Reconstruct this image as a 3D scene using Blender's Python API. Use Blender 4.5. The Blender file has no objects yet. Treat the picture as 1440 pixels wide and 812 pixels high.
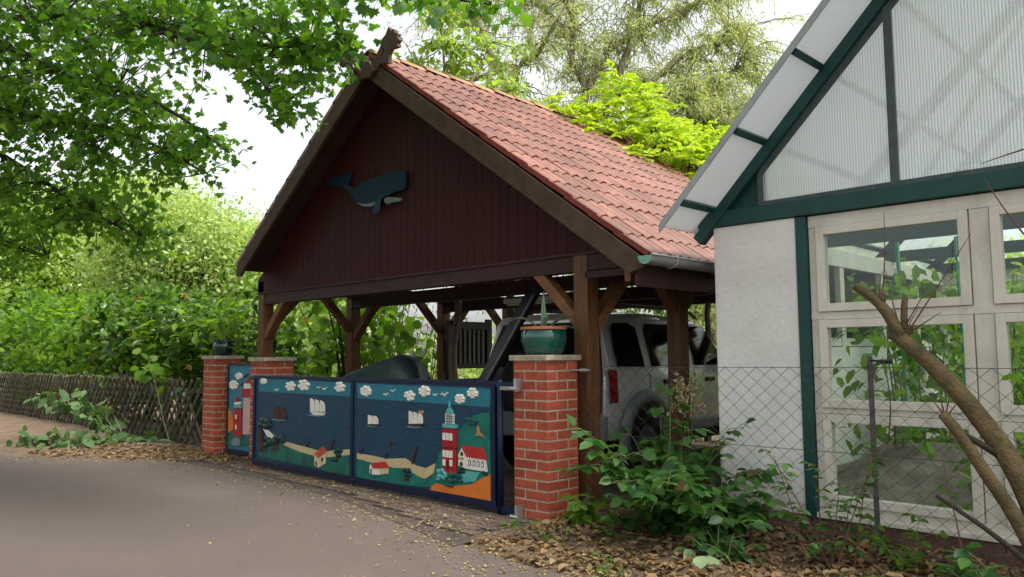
import bpy, bmesh, math, random
import numpy as np
from mathutils import Vector, Matrix
random.seed(7); rng = np.random.default_rng(11)
scene = bpy.context.scene
COL = scene.collection
PI = math.pi

# ------------------------------------------------------------------ camera
CAM = np.array([4.4767, -4.9192, 1.3786]); FPX = 1109.7
YAW, PITCH, ROLL = 0.7814, 0.0852, -0.0079
fwd = np.array([-math.sin(YAW)*math.cos(PITCH), math.cos(YAW)*math.cos(PITCH), math.sin(PITCH)])
rgt0 = np.array([math.cos(YAW), math.sin(YAW), 0.0]); up0 = np.cross(rgt0, fwd)
rgt = rgt0*math.cos(ROLL)+up0*math.sin(ROLL); up = -rgt0*math.sin(ROLL)+up0*math.cos(ROLL)
cd = bpy.data.cameras.new('camera'); cam = bpy.data.objects.new('camera', cd); COL.objects.link(cam)
M = Matrix.Identity(4)
for i in range(3):
    M[i][0] = rgt[i]; M[i][1] = up[i]; M[i][2] = -fwd[i]; M[i][3] = CAM[i]
cam.matrix_world = M
cd.sensor_width = 36; cd.lens = 36*FPX/1440; cd.clip_start = 0.05; cd.clip_end = 2000
scene.camera = cam

# ------------------------------------------------------------------ sky, sun, exposure
SUN_EL, SUN_AZ = math.radians(58), math.radians(72)     # azimuth measured from +y towards +x
w = bpy.data.worlds.new('World'); scene.world = w; w.use_nodes = True
nt = w.node_tree; nt.nodes.clear()
sky = nt.nodes.new('ShaderNodeTexSky'); sky.sky_type = 'NISHITA'; sky.sun_disc = False
sky.sun_elevation = SUN_EL; sky.sun_rotation = SUN_AZ
sky.air_density = 1.0; sky.dust_density = 4.0; sky.ozone_density = 1.0
hs = nt.nodes.new('ShaderNodeHueSaturation'); hs.inputs['Saturation'].default_value = 0.22
bg = nt.nodes.new('ShaderNodeBackground'); bg.inputs['Strength'].default_value = 0.15
wo = nt.nodes.new('ShaderNodeOutputWorld')
nt.links.new(sky.outputs[0], hs.inputs['Color']); nt.links.new(hs.outputs[0], bg.inputs['Color']); nt.links.new(bg.outputs[0], wo.inputs[0])
sd = bpy.data.lights.new('sun', 'SUN'); sd.energy = 1.9; sd.angle = math.radians(20); sd.color = (1, .96, .88)
sun = bpy.data.objects.new('sun', sd); COL.objects.link(sun)
sdir = Vector((math.sin(SUN_AZ)*math.cos(SUN_EL), math.cos(SUN_AZ)*math.cos(SUN_EL), math.sin(SUN_EL)))
sun.rotation_euler = sdir.to_track_quat('Z', 'Y').to_euler(); sun.location = (3, 4, 20)
vs = scene.view_settings
vs.view_transform = 'Standard'; vs.look = 'None'; vs.gamma = 1; vs.use_curve_mapping = False; vs.exposure = 1.25

# ------------------------------------------------------------------ helpers
def at(px, py, depth):
    """point of the place seen at a pixel of the photograph, at a given depth"""
    return CAM + depth*(fwd + rgt*(px-720)/FPX + up*(406-py)/FPX)
def aty(px, py, y):
    d = fwd + rgt*(px-720)/FPX + up*(406-py)/FPX
    return CAM + d*(y-CAM[1])/d[1]

class MB:
    def __init__(s): s.v = []; s.f = []
    def add(s, vs, fs):
        o = len(s.v); s.v += [tuple(map(float, p)) for p in vs]; s.f += [tuple(i+o for i in f) for f in fs]; return s
    def box(s, a, b, bev=0):
        (x0, y0, z0), (x1, y1, z1) = a, b
        return s.add([(x0,y0,z0),(x1,y0,z0),(x1,y1,z0),(x0,y1,z0),(x0,y0,z1),(x1,y0,z1),(x1,y1,z1),(x0,y1,z1)],
                     [(0,3,2,1),(4,5,6,7),(0,1,5,4),(1,2,6,5),(2,3,7,6),(3,0,4,7)])
    def beam(s, a, b, w, h, upv=(0,0,1), ca=0, cb=0):
        """box from a to b; w across, h along upv"""
        a, b, u = Vector(a), Vector(b), Vector(upv)
        d = (b-a).normalized(); x = d.cross(u).normalized(); u = x.cross(d).normalized()
        vs = []
        for p in (a, b):
            for sx, su in ((-1,-1),(1,-1),(1,1),(-1,1)): vs.append(p + x*sx*w/2 + u*su*h/2)
        return s.add(vs, [(0,1,2,3),(7,6,5,4),(0,4,5,1),(1,5,6,2),(2,6,7,3),(3,7,4,0)])
    def prism(s, pts, d):
        """polygon pts (3d) extruded along vector d"""
        n = len(pts); d = Vector(d)
        vs = [Vector(p) for p in pts] + [Vector(p)+d for p in pts]
        return s.add(vs, [tuple(range(n)), tuple(range(2*n-1, n-1, -1))] + [(i, n+i, n+(i+1) % n, (i+1) % n) for i in range(n)])
    def tube(s, path, rad, n=6, cap=True):
        path = [Vector(p) for p in path]; k = len(path)
        if not hasattr(rad, '__len__'): rad = [rad]*k
        o = len(s.v); pu = None
        for i, p in enumerate(path):
            d = (path[min(i+1, k-1)] - path[max(i-1, 0)])
            if d.length < 1e-9: d = Vector((0,0,1))
            d.normalize()
            if pu is None:
                pu = Vector((0,0,1)) if abs(d.z) < .9 else Vector((1,0,0))
            u = (pu - d*pu.dot(d)); u.normalize(); pu = u; x = d.cross(u)
            for j in range(n):
                a = 2*PI*j/n; q = p + (x*math.cos(a)+u*math.sin(a))*rad[i]; s.v.append(tuple(q))
        for i in range(k-1):
            for j in range(n):
                j2 = (j+1) % n; s.f.append((o+i*n+j, o+i*n+j2, o+(i+1)*n+j2, o+(i+1)*n+j))
        if cap:
            s.f.append(tuple(o+j for j in range(n-1, -1, -1))); s.f.append(tuple(o+(k-1)*n+j for j in range(n)))
        return s
    def lathe(s, prof, c=(0,0,0), n=24, axis='z'):
        o = len(s.v); k = len(prof)
        for r, z in prof:
            for j in range(n):
                a = 2*PI*j/n
                if axis == 'z': s.v.append((c[0]+r*math.cos(a), c[1]+r*math.sin(a), c[2]+z))
                elif axis == 'x': s.v.append((c[0]+z, c[1]+r*math.cos(a), c[2]+r*math.sin(a)))
                else: s.v.append((c[0]+r*math.cos(a), c[1]+z, c[2]+r*math.sin(a)))
        for i in range(k-1):
            for j in range(n):
                j2 = (j+1) % n; s.f.append((o+i*n+j, o+i*n+j2, o+(i+1)*n+j2, o+(i+1)*n+j))
        return s
    def dome(s, c, rx, rz, ry, n=10, m=3, nrm=-1):
        """flattened half ellipsoid on a vertical panel, bulging towards -y"""
        o = len(s.v); s.v.append((c[0], c[1]+nrm*ry, c[2]))
        for i in range(1, m+1):
            t = PI/2*i/m
            for j in range(n):
                a = 2*PI*j/n; s.v.append((c[0]+rx*math.sin(t)*math.cos(a), c[1]+nrm*ry*math.cos(t), c[2]+rz*math.sin(t)*math.sin(a)))
        for j in range(n): s.f.append((o, o+1+j, o+1+(j+1) % n))
        for i in range(m-1):
            for j in range(n):
                j2 = (j+1) % n; s.f.append((o+1+i*n+j, o+1+(i+1)*n+j, o+1+(i+1)*n+j2, o+1+i*n+j2))
        return s
    def mesh(s, name, mat, off=(0,0,0), smooth=False, fix=True):
        me = bpy.data.meshes.new(name)
        me.from_pydata([(p[0]-off[0], p[1]-off[1], p[2]-off[2]) for p in s.v], [], s.f)
        if fix:
            bm = bmesh.new(); bm.from_mesh(me); bmesh.ops.recalc_face_normals(bm, faces=bm.faces); bm.to_mesh(me); bm.free()
        if smooth:
            me.polygons.foreach_set('use_smooth', [True]*len(me.polygons))
        if mat: me.materials.append(mat)
        me.update(); return me
    def build(s, name, mat, parent=None, smooth=False, bevel=0, fix=True, local=False):
        off = rootloc(parent) if (parent is not None and not local) else (0,0,0)
        return link(name, s.mesh(name, mat, off, smooth, fix), parent, bevel)

def rootloc(o):
    while o.parent: o = o.parent
    return o.location
def link(name, me, parent=None, bevel=0):
    o = bpy.data.objects.new(name, me); COL.objects.link(o)
    if parent is not None: o.parent = parent
    if bevel:
        m = o.modifiers.new('bevel', 'BEVEL'); m.width = bevel; m.segments = 2; m.limit_method = 'ANGLE'; m.angle_limit = .7
    return o
def tag(o, label=None, cat=None, group=None, kind=None):
    if label: o['label'] = label
    if cat: o['category'] = cat
    if group: o['group'] = group
    if kind: o['kind'] = kind
    return o
def thing(name, label, cat, loc=(0,0,0), group=None, rz=0):
    o = bpy.data.objects.new(name, None); COL.objects.link(o); o.empty_display_size = .1
    o.location = loc; o.rotation_euler.z = rz
    return tag(o, label, cat, group)

# ------------------------------------------------------------------ materials
MATS = {}
def newmat(name):
    m = bpy.data.materials.new(name); m.use_nodes = True; MATS[name] = m
    nt = m.node_tree; b = nt.nodes['Principled BSDF']; return m, nt, b
def N(nt, t, **kw):
    n = nt.nodes.new(t)
    for k, v in kw.items():
        if k in n.inputs: n.inputs[k].default_value = v
        else: setattr(n, k, v)
    return n
def mat(name, c, rough=.7, var=.25, scale=8, stretch=(1,1,1), bump=.0, bscale=None, rnd=0.0, metal=0, c2=None, spec=.4, detail=6, coat=0):
    """colour with noise variation between c and c2, optional bump, optional change from object to object"""
    m, nt, b = newmat(name); L = nt.links.new
    c = tuple(c); c2 = tuple(c2) if c2 else tuple(x*(1-var) for x in c); c1 = tuple(min(1, x*(1+var*.6)) for x in c)
    tc = N(nt, 'ShaderNodeTexCoord'); mp = N(nt, 'ShaderNodeMapping'); mp.inputs['Scale'].default_value = stretch
    L(tc.outputs['Object'], mp.inputs[0])
    nz = N(nt, 'ShaderNodeTexNoise'); nz.inputs['Scale'].default_value = scale; nz.inputs['Detail'].default_value = detail; nz.inputs['Roughness'].default_value = .65
    L(mp.outputs[0], nz.inputs['Vector'])
    cr = N(nt, 'ShaderNodeValToRGB'); cr.color_ramp.elements[0].position = .3; cr.color_ramp.elements[1].position = .7
    cr.color_ramp.elements[0].color = c2+(1,); cr.color_ramp.elements[1].color = c1+(1,)
    L(nz.outputs['Fac'], cr.inputs[0]); out = cr.outputs[0]
    if rnd:
        oi = N(nt, 'ShaderNodeObjectInfo'); mr = N(nt, 'ShaderNodeMapRange'); mr.inputs['To Min'].default_value = 1-rnd; mr.inputs['To Max'].default_value = 1+rnd
        L(oi.outputs['Random'], mr.inputs['Value'])
        vm = N(nt, 'ShaderNodeVectorMath', operation='SCALE'); L(out, vm.inputs[0]); L(mr.outputs[0], vm.inputs['Scale']); out = vm.outputs[0]
        # shift the noise from piece to piece
        ad = N(nt, 'ShaderNodeVectorMath', operation='ADD'); sc = N(nt, 'ShaderNodeVectorMath', operation='SCALE'); sc.inputs[0].default_value = (37, 91, 53)
        L(oi.outputs['Random'], sc.inputs['Scale']); L(tc.outputs['Object'], ad.inputs[0]); L(sc.outputs[0], ad.inputs[1]); L(ad.outputs[0], mp.inputs[0])
    L(out, b.inputs['Base Color'])
    b.inputs['Roughness'].default_value = rough; b.inputs['Metallic'].default_value = metal; b.inputs['Specular IOR Level'].default_value = spec
    if coat: b.inputs['Coat Weight'].default_value = coat; b.inputs['Coat Roughness'].default_value = .08
    if bump:
        n2 = N(nt, 'ShaderNodeTexNoise'); n2.inputs['Scale'].default_value = bscale or scale*4; n2.inputs['Detail'].default_value = 5
        L(mp.outputs[0], n2.inputs['Vector'])
        bp = N(nt, 'ShaderNodeBump'); bp.inputs['Strength'].default_value = bump; bp.inputs['Distance'].default_value = .02
        L(n2.outputs['Fac'], bp.inputs['Height']); L(bp.outputs[0], b.inputs['Normal'])
    return m
def leafmat(name, c1, c2, trans=.45, rough=.45, c3=None):
    m, nt, b = newmat(name); L = nt.links.new
    g = N(nt, 'ShaderNodeNewGeometry')
    cr = N(nt, 'ShaderNodeValToRGB'); cr.color_ramp.elements[0].color = tuple(c1)+(1,); cr.color_ramp.elements[1].color = tuple(c2)+(1,)
    if c3:
        e = cr.color_ramp.elements.new(.94); e.color = tuple(c2)+(1,); cr.color_ramp.elements[2].color = tuple(c3)+(1,)
    L(g.outputs['Random Per Island'], cr.inputs[0])
    L(cr.outputs[0], b.inputs['Base Color']); b.inputs['Roughness'].default_value = rough; b.inputs['Specular IOR Level'].default_value = .4
    tr = N(nt, 'ShaderNodeBsdfTranslucent'); vm = N(nt, 'ShaderNodeVectorMath', operation='MULTIPLY'); vm.inputs[1].default_value = (1.35, 1.35, .55)
    L(cr.outputs[0], vm.inputs[0]); L(vm.outputs[0], tr.inputs[0])
    mx = N(nt, 'ShaderNodeMixShader'); mx.inputs[0].default_value = trans
    L(b.outputs[0], mx.inputs[1]); L(tr.outputs[0], mx.inputs[2]); L(mx.outputs[0], nt.nodes['Material Output'].inputs[0])
    return m

brick_m = mat('brick_red', (.37,.075,.038), .85, .3, 14, bump=.35, bscale=60, rnd=.22)
brick_dark = mat('brick_dark', (.13,.065,.048), .9, .4, 10, bump=.35, bscale=50, rnd=.3)
mortar = mat('mortar', (.44,.37,.27), .95, .3, 30, bump=.4, bscale=120)
capstone = mat('cap_stone', (.40,.33,.25), .9, .35, 12, bump=.3, bscale=60)
wood_post = mat('post_wood', (.15,.061,.022), .6, .5, 5, (7,7,.6), bump=.12, bscale=16, rnd=.15)
wood_brace = mat('brace_wood', (.18,.076,.028), .6, .45, 7, bump=.1, bscale=30, rnd=.15)
wood_barge = mat('barge_wood', (.070,.038,.022), .75, .45, 6, bump=.15, bscale=30, rnd=.1)
wood_beam = mat('beam_wood', (.040,.014,.012), .7, .4, 6, bump=.1)
wood_dark = mat('dark_stained_wood', (.012,.013,.018), .45, .3, 8)
board_red = mat('gable_boards', (.042,.0078,.0085), .6, .35, 4, (9,9,.7), bump=.06, bscale=20, rnd=.08, spec=.15)
tile_m = mat('roof_tile_clay', (.23,.100,.070), .36, .32, 5, bump=.12, bscale=70, rnd=.24, c2=(.155,.072,.053), spec=.5)
def weather(m, dark, scale, lo, hi, amt=.7, seed=0, stretch=(1,1,1), zlo=None, zhi=None):
    """stains with a shape of their own, laid across neighbouring pieces"""
    nt = m.node_tree; L = nt.links.new; b = nt.nodes['Principled BSDF']; src = b.inputs['Base Color'].links[0].from_socket
    g = N(nt, 'ShaderNodeNewGeometry'); mp = N(nt, 'ShaderNodeMapping'); mp.inputs['Location'].default_value = (seed, seed*.7, 0); mp.inputs['Scale'].default_value = stretch
    L(g.outputs['Position'], mp.inputs[0]); nz = N(nt, 'ShaderNodeTexNoise'); nz.inputs['Scale'].default_value = scale; nz.inputs['Detail'].default_value = 8; nz.inputs['Roughness'].default_value = .7
    L(mp.outputs[0], nz.inputs['Vector']); mr = N(nt, 'ShaderNodeMapRange'); mr.inputs['From Min'].default_value = lo; mr.inputs['From Max'].default_value = hi; mr.inputs['To Max'].default_value = amt
    L(nz.outputs['Fac'], mr.inputs['Value']); fac = mr.outputs[0]
    if zlo is not None:
        sp = N(nt, 'ShaderNodeSeparateXYZ'); L(g.outputs['Position'], sp.inputs[0]); m2 = N(nt, 'ShaderNodeMapRange'); m2.inputs['From Min'].default_value = zhi; m2.inputs['From Max'].default_value = zlo
        L(sp.outputs['Z'], m2.inputs['Value']); mu = N(nt, 'ShaderNodeMath', operation='MULTIPLY'); L(fac, mu.inputs[0]); L(m2.outputs[0], mu.inputs[1]); fac = mu.outputs[0]
    mx = N(nt, 'ShaderNodeMix', data_type='RGBA'); L(fac, mx.inputs['Factor']); L(src, mx.inputs['A']); mx.inputs['B'].default_value = tuple(dark)+(1,); L(mx.outputs['Result'], b.inputs['Base Color'])
weather(tile_m, (.12,.065,.05), 1.1, .45, .75, .75, 3); weather(tile_m, (.34,.27,.17), 9, .62, .75, .6, 8)
ridge_m = mat('ridge_tile_clay', (.30,.125,.065), .7, .45, 9, bump=.2, c2=(.25,.17,.075), rnd=.2)
zinc = mat('zinc', (.32,.33,.33), .45, .2, 6, metal=.55, bump=.03)
zinc_green = mat('green_patina', (.16,.36,.26), .5, .15, 9)
gate_blue = mat('gate_frame_blue', (.004,.011,.034), .4, .25, 12, bump=.05, spec=.25)
sea_m = mat('painted_sea', (.013,.052,.092), .42, .5, 6, (1,1,9), c2=(.006,.025,.052), spec=.2)
sky_m = mat('painted_sky', (.02,.17,.24), .42, .15, 8, spec=.2)
land_m = mat('painted_land', (.012,.12,.085), .42, .6, 5, c2=(.008,.055,.045), spec=.2)
hill_m = mat('painted_hill', (.01,.15,.12), .42, .4, 6, spec=.2)
sand_m = mat('painted_sand', (.52,.42,.23), .45, .12, 6, spec=.2)
orange_m = mat('painted_orange', (.62,.17,.025), .45, .15, 6, spec=.2)
red_m = mat('painted_red', (.34,.015,.02), .4, .2, 8, spec=.2)
rroof_m = mat('painted_roof_red', (.45,.03,.03), .4, .2, 8, spec=.2)
oroof_m = mat('painted_roof_orange', (.48,.08,.03), .4, .2, 8, spec=.2)
white_m = mat('painted_white', (.72,.70,.62), .45, .1, 8, spec=.2)
cream_m = mat('painted_cream', (.58,.49,.28), .45, .12, 8, spec=.2)
pink_m = mat('painted_pink', (.55,.36,.33), .45, .15, 8, spec=.2)
teal_m = mat('painted_teal', (.10,.38,.36), .42, .25, 10, spec=.2)
dteal_m = mat('painted_dark_teal', (.012,.085,.075), .42, .4, 10, spec=.2)
dgreen_m = mat('painted_dark_green', (.008,.035,.03), .42, .4, 10, spec=.2)
brown_m = mat('painted_brown', (.06,.022,.015), .5, .3, 10, spec=.2)
tan_m = mat('painted_tan', (.45,.24,.08), .5, .3, 10, spec=.2)
grey_m = mat('painted_stone', (.18,.22,.21), .5, .3, 10, spec=.2)
black_m = mat('black_plastic', (.012,.012,.013), .45, .2, 10)
for m_ in (sea_m, sky_m, land_m, hill_m): weather(m_, (.03,.035,.03), 7, .55, .8, .5, 6, (1,1,.35))
for m_ in (white_m, cream_m, sand_m): weather(m_, (.30,.27,.2), 14, .5, .75, .6, 9)
steel = mat('galvanised_steel', (.50,.50,.50), .35, .2, 10, metal=.8)
plaster = mat('white_plaster', (.70,.69,.65), .9, .12, 2, bump=.35, bscale=20)
gh_green = mat('greenhouse_green', (.004,.050,.044), .5, .3, 6, bump=.05)
weather(plaster, (.42,.40,.33), 5, .42, .62, .75, 2, (1,1,.6), .2, .75); weather(plaster, (.50,.49,.45), 1.6, .5, .75, .5, 5, (1,1,.4))
gh_grey = mat('grey_batten', (.055,.075,.075), .6, .25, 12)
frame_m = mat('window_frame_paint', (.60,.565,.48), .5, .12, 5, bump=.03)
weather(frame_m, (.33,.32,.25), 6, .5, .72, .55, 4, (1,1,.35))
rust = mat('weathered_metal', (.085,.080,.075), .7, .4, 25, bump=.1)
wire_m = mat('fence_wire', (.055,.065,.055), .55, .2, 30, metal=.3)
bark = mat('bark', (.13,.085,.038), .9, .4, 9, bump=.9, bscale=45, c2=(.055,.048,.022))
bark_dark = mat('bark_dark', (.035,.028,.018), .9, .4, 10, bump=.3)
bark_willow = mat('bark_willow', (.24,.20,.14), .9, .4, 8, bump=.4)
stem_m = mat('green_stem', (.10,.14,.05), .7, .3, 20)
twig_m = mat('red_twig', (.13,.06,.04), .8, .3, 20)
lattice_m = mat('lattice_wood', (.105,.085,.055), .9, .5, 12, bump=.3, c2=(.045,.050,.028), rnd=.4)
pot_green = mat('green_glaze', (.005,.075,.055), .12, .3, 8, coat=.6)
pot_dark = mat('dark_glaze', (.004,.022,.022), .12, .3, 8, coat=.6)
terra = mat('terracotta', (.36,.14,.07), .8, .25, 12)
tarp_m = mat('tarp', (.008,.022,.024), .4, .4, 6, bump=.3, bscale=8)
whale_m = mat('whale_blue', (.004,.022,.042), .5, .35, 8, spec=.12)
soil_m = mat('garden_soil', (.13,.086,.056), .95, .5, 3, bump=.8, bscale=22, c2=(.075,.050,.033))
asphalt = mat('asphalt', (.108,.082,.070), .9, .12, .45, bump=.35, bscale=150, c2=(.090,.069,.059), detail=8)
weather(asphalt, (.18,.145,.125), 110, .58, .70, .55, 1); weather(asphalt, (.07,.058,.052), 70, .60, .74, .5, 6); weather(asphalt, (.085,.066,.058), .8, .5, .7, .5, 12); weather(asphalt, (.145,.113,.098), .35, .5, .7, .5, 17)
paver_m = mat('pavers', (.11,.078,.064), .85, .35, 9, bump=.25, bscale=60, rnd=.25)
pave_base = mat('paving', (.07,.053,.045), .9, .4, 5, bump=.3)
grass_m = mat('ground_green', (.05,.075,.025), .95, .5, .6, bump=.3)
car_silver = mat('car_paint_silver', (.62,.62,.60), .32, .06, 3, metal=.35, coat=.5)
car_grey = mat('car_cladding_grey', (.20,.21,.22), .5, .1, 6)
car_glass = mat('car_glass', (.004,.005,.006), .06, .1, 3, spec=.35)
car_red = mat('tail_lamp_red', (.20,.006,.008), .2, .2, 8, coat=.5)
tyre_m = mat('tyre', (.012,.012,.012), .85, .2, 20)
rim_m = mat('wheel_rim', (.28,.28,.29), .35, .1, 8, metal=.7)
lamp_m = mat('lamp_white', (.7,.7,.68), .5, .05, 8)
red_wood = mat('red_rail_wood', (.16,.04,.025), .6, .3, 8)
slat_m = mat('grey_slat', (.14,.125,.12), .7, .2, 12)
twine_m = mat('green_twine', (.03,.30,.20), .7, .2, 10)

def glassmat(name, tint, refl=.35):
    m, nt, b = newmat(name); L = nt.links.new; nt.nodes.remove(b)
    t = N(nt, 'ShaderNodeBsdfTransparent'); t.inputs[0].default_value = tint+(1,)
    g = N(nt, 'ShaderNodeBsdfGlossy'); g.inputs['Roughness'].default_value = .03
    fr = N(nt, 'ShaderNodeFresnel'); fr.inputs['IOR'].default_value = 1.5
    mx = N(nt, 'ShaderNodeMixShader'); L(fr.outputs[0], mx.inputs[0]); L(t.outputs[0], mx.inputs[1]); L(g.outputs[0], mx.inputs[2])
    L(mx.outputs[0], nt.nodes['Material Output'].inputs[0]); return m
glass = glassmat('window_glass', (.86,.92,.89))
def polymat(name, tint, rough, tl, ribs=True, dif=.22):
    """twin wall plastic sheet: ribbed, lets blurred light through"""
    m, nt, b = newmat(name); L = nt.links.new; nt.nodes.remove(b)
    tc = N(nt, 'ShaderNodeTexCoord')
    rf = N(nt, 'ShaderNodeBsdfTransparent'); rf.inputs[0].default_value = tint+(1,)
    tr = N(nt, 'ShaderNodeBsdfTranslucent'); tr.inputs[0].default_value = tint+(1,)
    df = N(nt, 'ShaderNodeBsdfDiffuse'); df.inputs[0].default_value = (.62,.65,.65,1)
    gl = N(nt, 'ShaderNodeBsdfGlossy'); gl.inputs['Roughness'].default_value = .25
    m1 = N(nt, 'ShaderNodeMixShader'); m1.inputs[0].default_value = tl; L(rf.outputs[0], m1.inputs[1]); L(tr.outputs[0], m1.inputs[2])
    m2 = N(nt, 'ShaderNodeMixShader'); m2.inputs[0].default_value = dif; L(m1.outputs[0], m2.inputs[1]); L(df.outputs[0], m2.inputs[2])
    m3 = N(nt, 'ShaderNodeMixShader'); m3.inputs[0].default_value = .06; L(m2.outputs[0], m3.inputs[1]); L(gl.outputs[0], m3.inputs[2])
    if ribs:
        wv = N(nt, 'ShaderNodeTexWave'); wv.bands_direction = 'X'; wv.inputs['Scale'].default_value = 16; wv.inputs['Distortion'].default_value = .0
        L(tc.outputs['Object'], wv.inputs['Vector'])
        bp = N(nt, 'ShaderNodeBump'); bp.inputs['Strength'].default_value = .5; bp.inputs['Distance'].default_value = .01
        L(wv.outputs['Fac'], bp.inputs['Height'])
        for s in (df, gl): L(bp.outputs[0], s.inputs['Normal'])
        cr = N(nt, 'ShaderNodeValToRGB'); cr.color_ramp.elements[0].color = tuple(x*.66 for x in tint)+(1,); cr.color_ramp.elements[1].color = tint+(1,)
        cr.color_ramp.elements[0].position = .02; cr.color_ramp.elements[1].position = .4
        L(wv.outputs['Fac'], cr.inputs[0]); L(cr.outputs[0], rf.inputs[0]); L(cr.outputs[0], tr.inputs[0])
    L(m3.outputs[0], nt.nodes['Material Output'].inputs[0]); return m
poly_m = polymat('ribbed_plastic', (.94,.96,.96), .28, .55)
roof_sheet = polymat('roof_sheet', (.90,.92,.92), .35, .30, False, .08)
verge_sheet = polymat('verge_sheet', (.80,.82,.83), .35, .85, False, .40)

lf_maple = leafmat('leaf_maple', (.045,.14,.016), (.17,.34,.035), .64, .4, (.22,.32,.05))
lf_laurel = leafmat('leaf_laurel', (.012,.050,.007), (.13,.26,.026), .4, .3, (.24,.12,.03))
lf_hazel = leafmat('leaf_hazel', (.060,.15,.016), (.18,.32,.035), .6, .45)
lf_bright = leafmat('leaf_wisteria', (.24,.38,.025), (.46,.56,.055), .5, .45)
lf_willow = leafmat('leaf_willow', (.27,.33,.15), (.48,.52,.27), .5, .5)
lf_lime = leafmat('leaf_lime', (.20,.33,.06), (.38,.50,.13), .5, .5)
lf_far = leafmat('leaf_far', (.26,.38,.12), (.48,.58,.25), .45, .6)
lf_bush = leafmat('leaf_bush', (.022,.085,.020), (.085,.20,.040), .4, .4, (.12,.07,.03))
lf_cut = leafmat('leaf_wilted', (.05,.12,.035), (.14,.22,.09), .35, .6)
lf_bamboo = leafmat('leaf_bamboo', (.035,.075,.012), (.13,.17,.035), .45, .5, (.22,.13,.05))
lf_ivy = leafmat('leaf_ivy', (.05,.10,.015), (.20,.28,.05), .4, .45)
lf_aloe = leafmat('leaf_aloe', (.10,.20,.13), (.16,.26,.18), .15, .4)
lf_dead = leafmat('leaf_dead', (.095,.055,.026), (.32,.215,.11), .2, .7, (.36,.13,.04))
lf_yellow = leafmat('leaf_fallen_yellow', (.20,.14,.05), (.38,.31,.13), .2, .7)
lf_pale = leafmat('leaf_pale', (.18,.32,.10), (.34,.46,.24), .35, .5)
lf_cream = leafmat('petal_cream', (.50,.42,.24), (.62,.55,.36), .3, .6)
lf_pink = leafmat('petal_pink', (.65,.03,.16), (.75,.08,.25), .3, .6)

# ------------------------------------------------------------------ leaf scatter
def smooth_leaf(wd, nu=8, nv=4):
    V = []; F = []
    for i in range(nu+1):
        f = i/nu; w_ = wd*math.sin(PI*min(1,f*.98+.01))**.75*(1-.25*f)
        for j in range(nv+1):
            t = (j/nv-.5)*2; V.append((w_*t, f, .10*t*t*w_*2-.16*f*f+.012*math.sin(9*f+3*t)))
    for i in range(nu):
        for j in range(nv): a = i*(nv+1)+j; F.append((a, a+1, a+nv+2, a+nv+1))
    return (np.array(V), F)
BROAD = smooth_leaf(.40)
OVAL = (np.array([(0,0,0),(-.26,.28,.07),(.26,.28,.07),(0,.33,0),(-.24,.66,.06),(.24,.66,.06),(0,.68,-.02),(0,1,-.08)]),
        [(0,2,3),(2,5,6,3),(5,7,6),(0,3,1),(3,6,4,1),(6,7,4)])
ROUND = (np.array([(0,0,0),(-.40,.22,.06),(.40,.22,.06),(0,.33,0),(-.40,.62,.06),(.40,.62,.06),(0,.66,-.02),(0,1,-.07)]), OVAL[1])
LANCE = (np.array([(0,0,0),(-.10,.4,.02),(.10,.4,.02),(0,1,-.06)]), [(0,2,3,1)])
QUAD = (np.array([(0,0,0),(-.32,.45,.08),(.32,.45,.08),(0,1,-.05)]), [(0,2,3),(0,3,1)])
_mp = [(0,0),(.10,.16),(.42,.02),(.36,.20),(.62,.40),(.40,.44),(.46,.66),(.24,.58),(.16,.80),(0,1.0),(-.16,.80),(-.24,.58),(-.46,.66),(-.40,.44),(-.62,.40),(-.36,.20),(-.42,.02),(-.10,.16)]
MAPLE = (np.array([(0,.34,0)]+[(x,y,-.18*abs(x)-.08*y*y) for x,y in _mp]), [(0,i,i+1) for i in range(1,len(_mp))]+[(0,len(_mp),1)])
def unit(a): return a/np.maximum(np.linalg.norm(a, axis=1, keepdims=True), 1e-9)
def leafmesh(name, P, D, S, tmpl, m, parent=None, upw=1.0, kind=None, nrm=None):
    P = np.asarray(P, float); n = len(P); D = unit(np.asarray(D, float)); S = np.broadcast_to(np.asarray(S, float), (n,))
    T, F = tmpl; k = len(T)
    nr = rng.normal(size=(n,3))*.6 + np.array([0,0,upw]) if nrm is None else nrm
    X = unit(np.cross(D, nr)); Zn = np.cross(X, D)
    V = P[:,None,:] + S[:,None,None]*(X[:,None,:]*T[None,:,0,None] + D[:,None,:]*T[None,:,1,None] + Zn[:,None,:]*T[None,:,2,None])
    if parent is not None: V = V - np.array(rootloc(parent))
    me = bpy.data.meshes.new(name)
    loops = []; tot = []
    for f in F: loops += list(f); tot.append(len(f))
    loops = np.array(loops); LI = (np.arange(n)[:,None]*k + loops[None,:]).ravel()
    LT = np.tile(np.array(tot), n); LS = np.concatenate([[0], np.cumsum(LT)[:-1]])
    me.vertices.add(n*k); me.vertices.foreach_set('co', V.ravel().astype(np.float32))
    me.loops.add(len(LI)); me.loops.foreach_set('vertex_index', LI.astype(np.int32))
    me.polygons.add(len(LT)); me.polygons.foreach_set('loop_start', LS.astype(np.int32)); me.polygons.foreach_set('loop_total', LT.astype(np.int32))
    me.update(calc_edges=True); me.validate(); me.materials.append(m)
    if len(F) > 20: me.polygons.foreach_set('use_smooth', [True]*len(me.polygons))
    o = link(name, me, parent)
    if kind: o['kind'] = kind
    return o
def rdir(n, droop=0.0):
    d = rng.normal(size=(n,3)); d = unit(d); d[:,2] -= droop; return unit(d)
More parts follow.
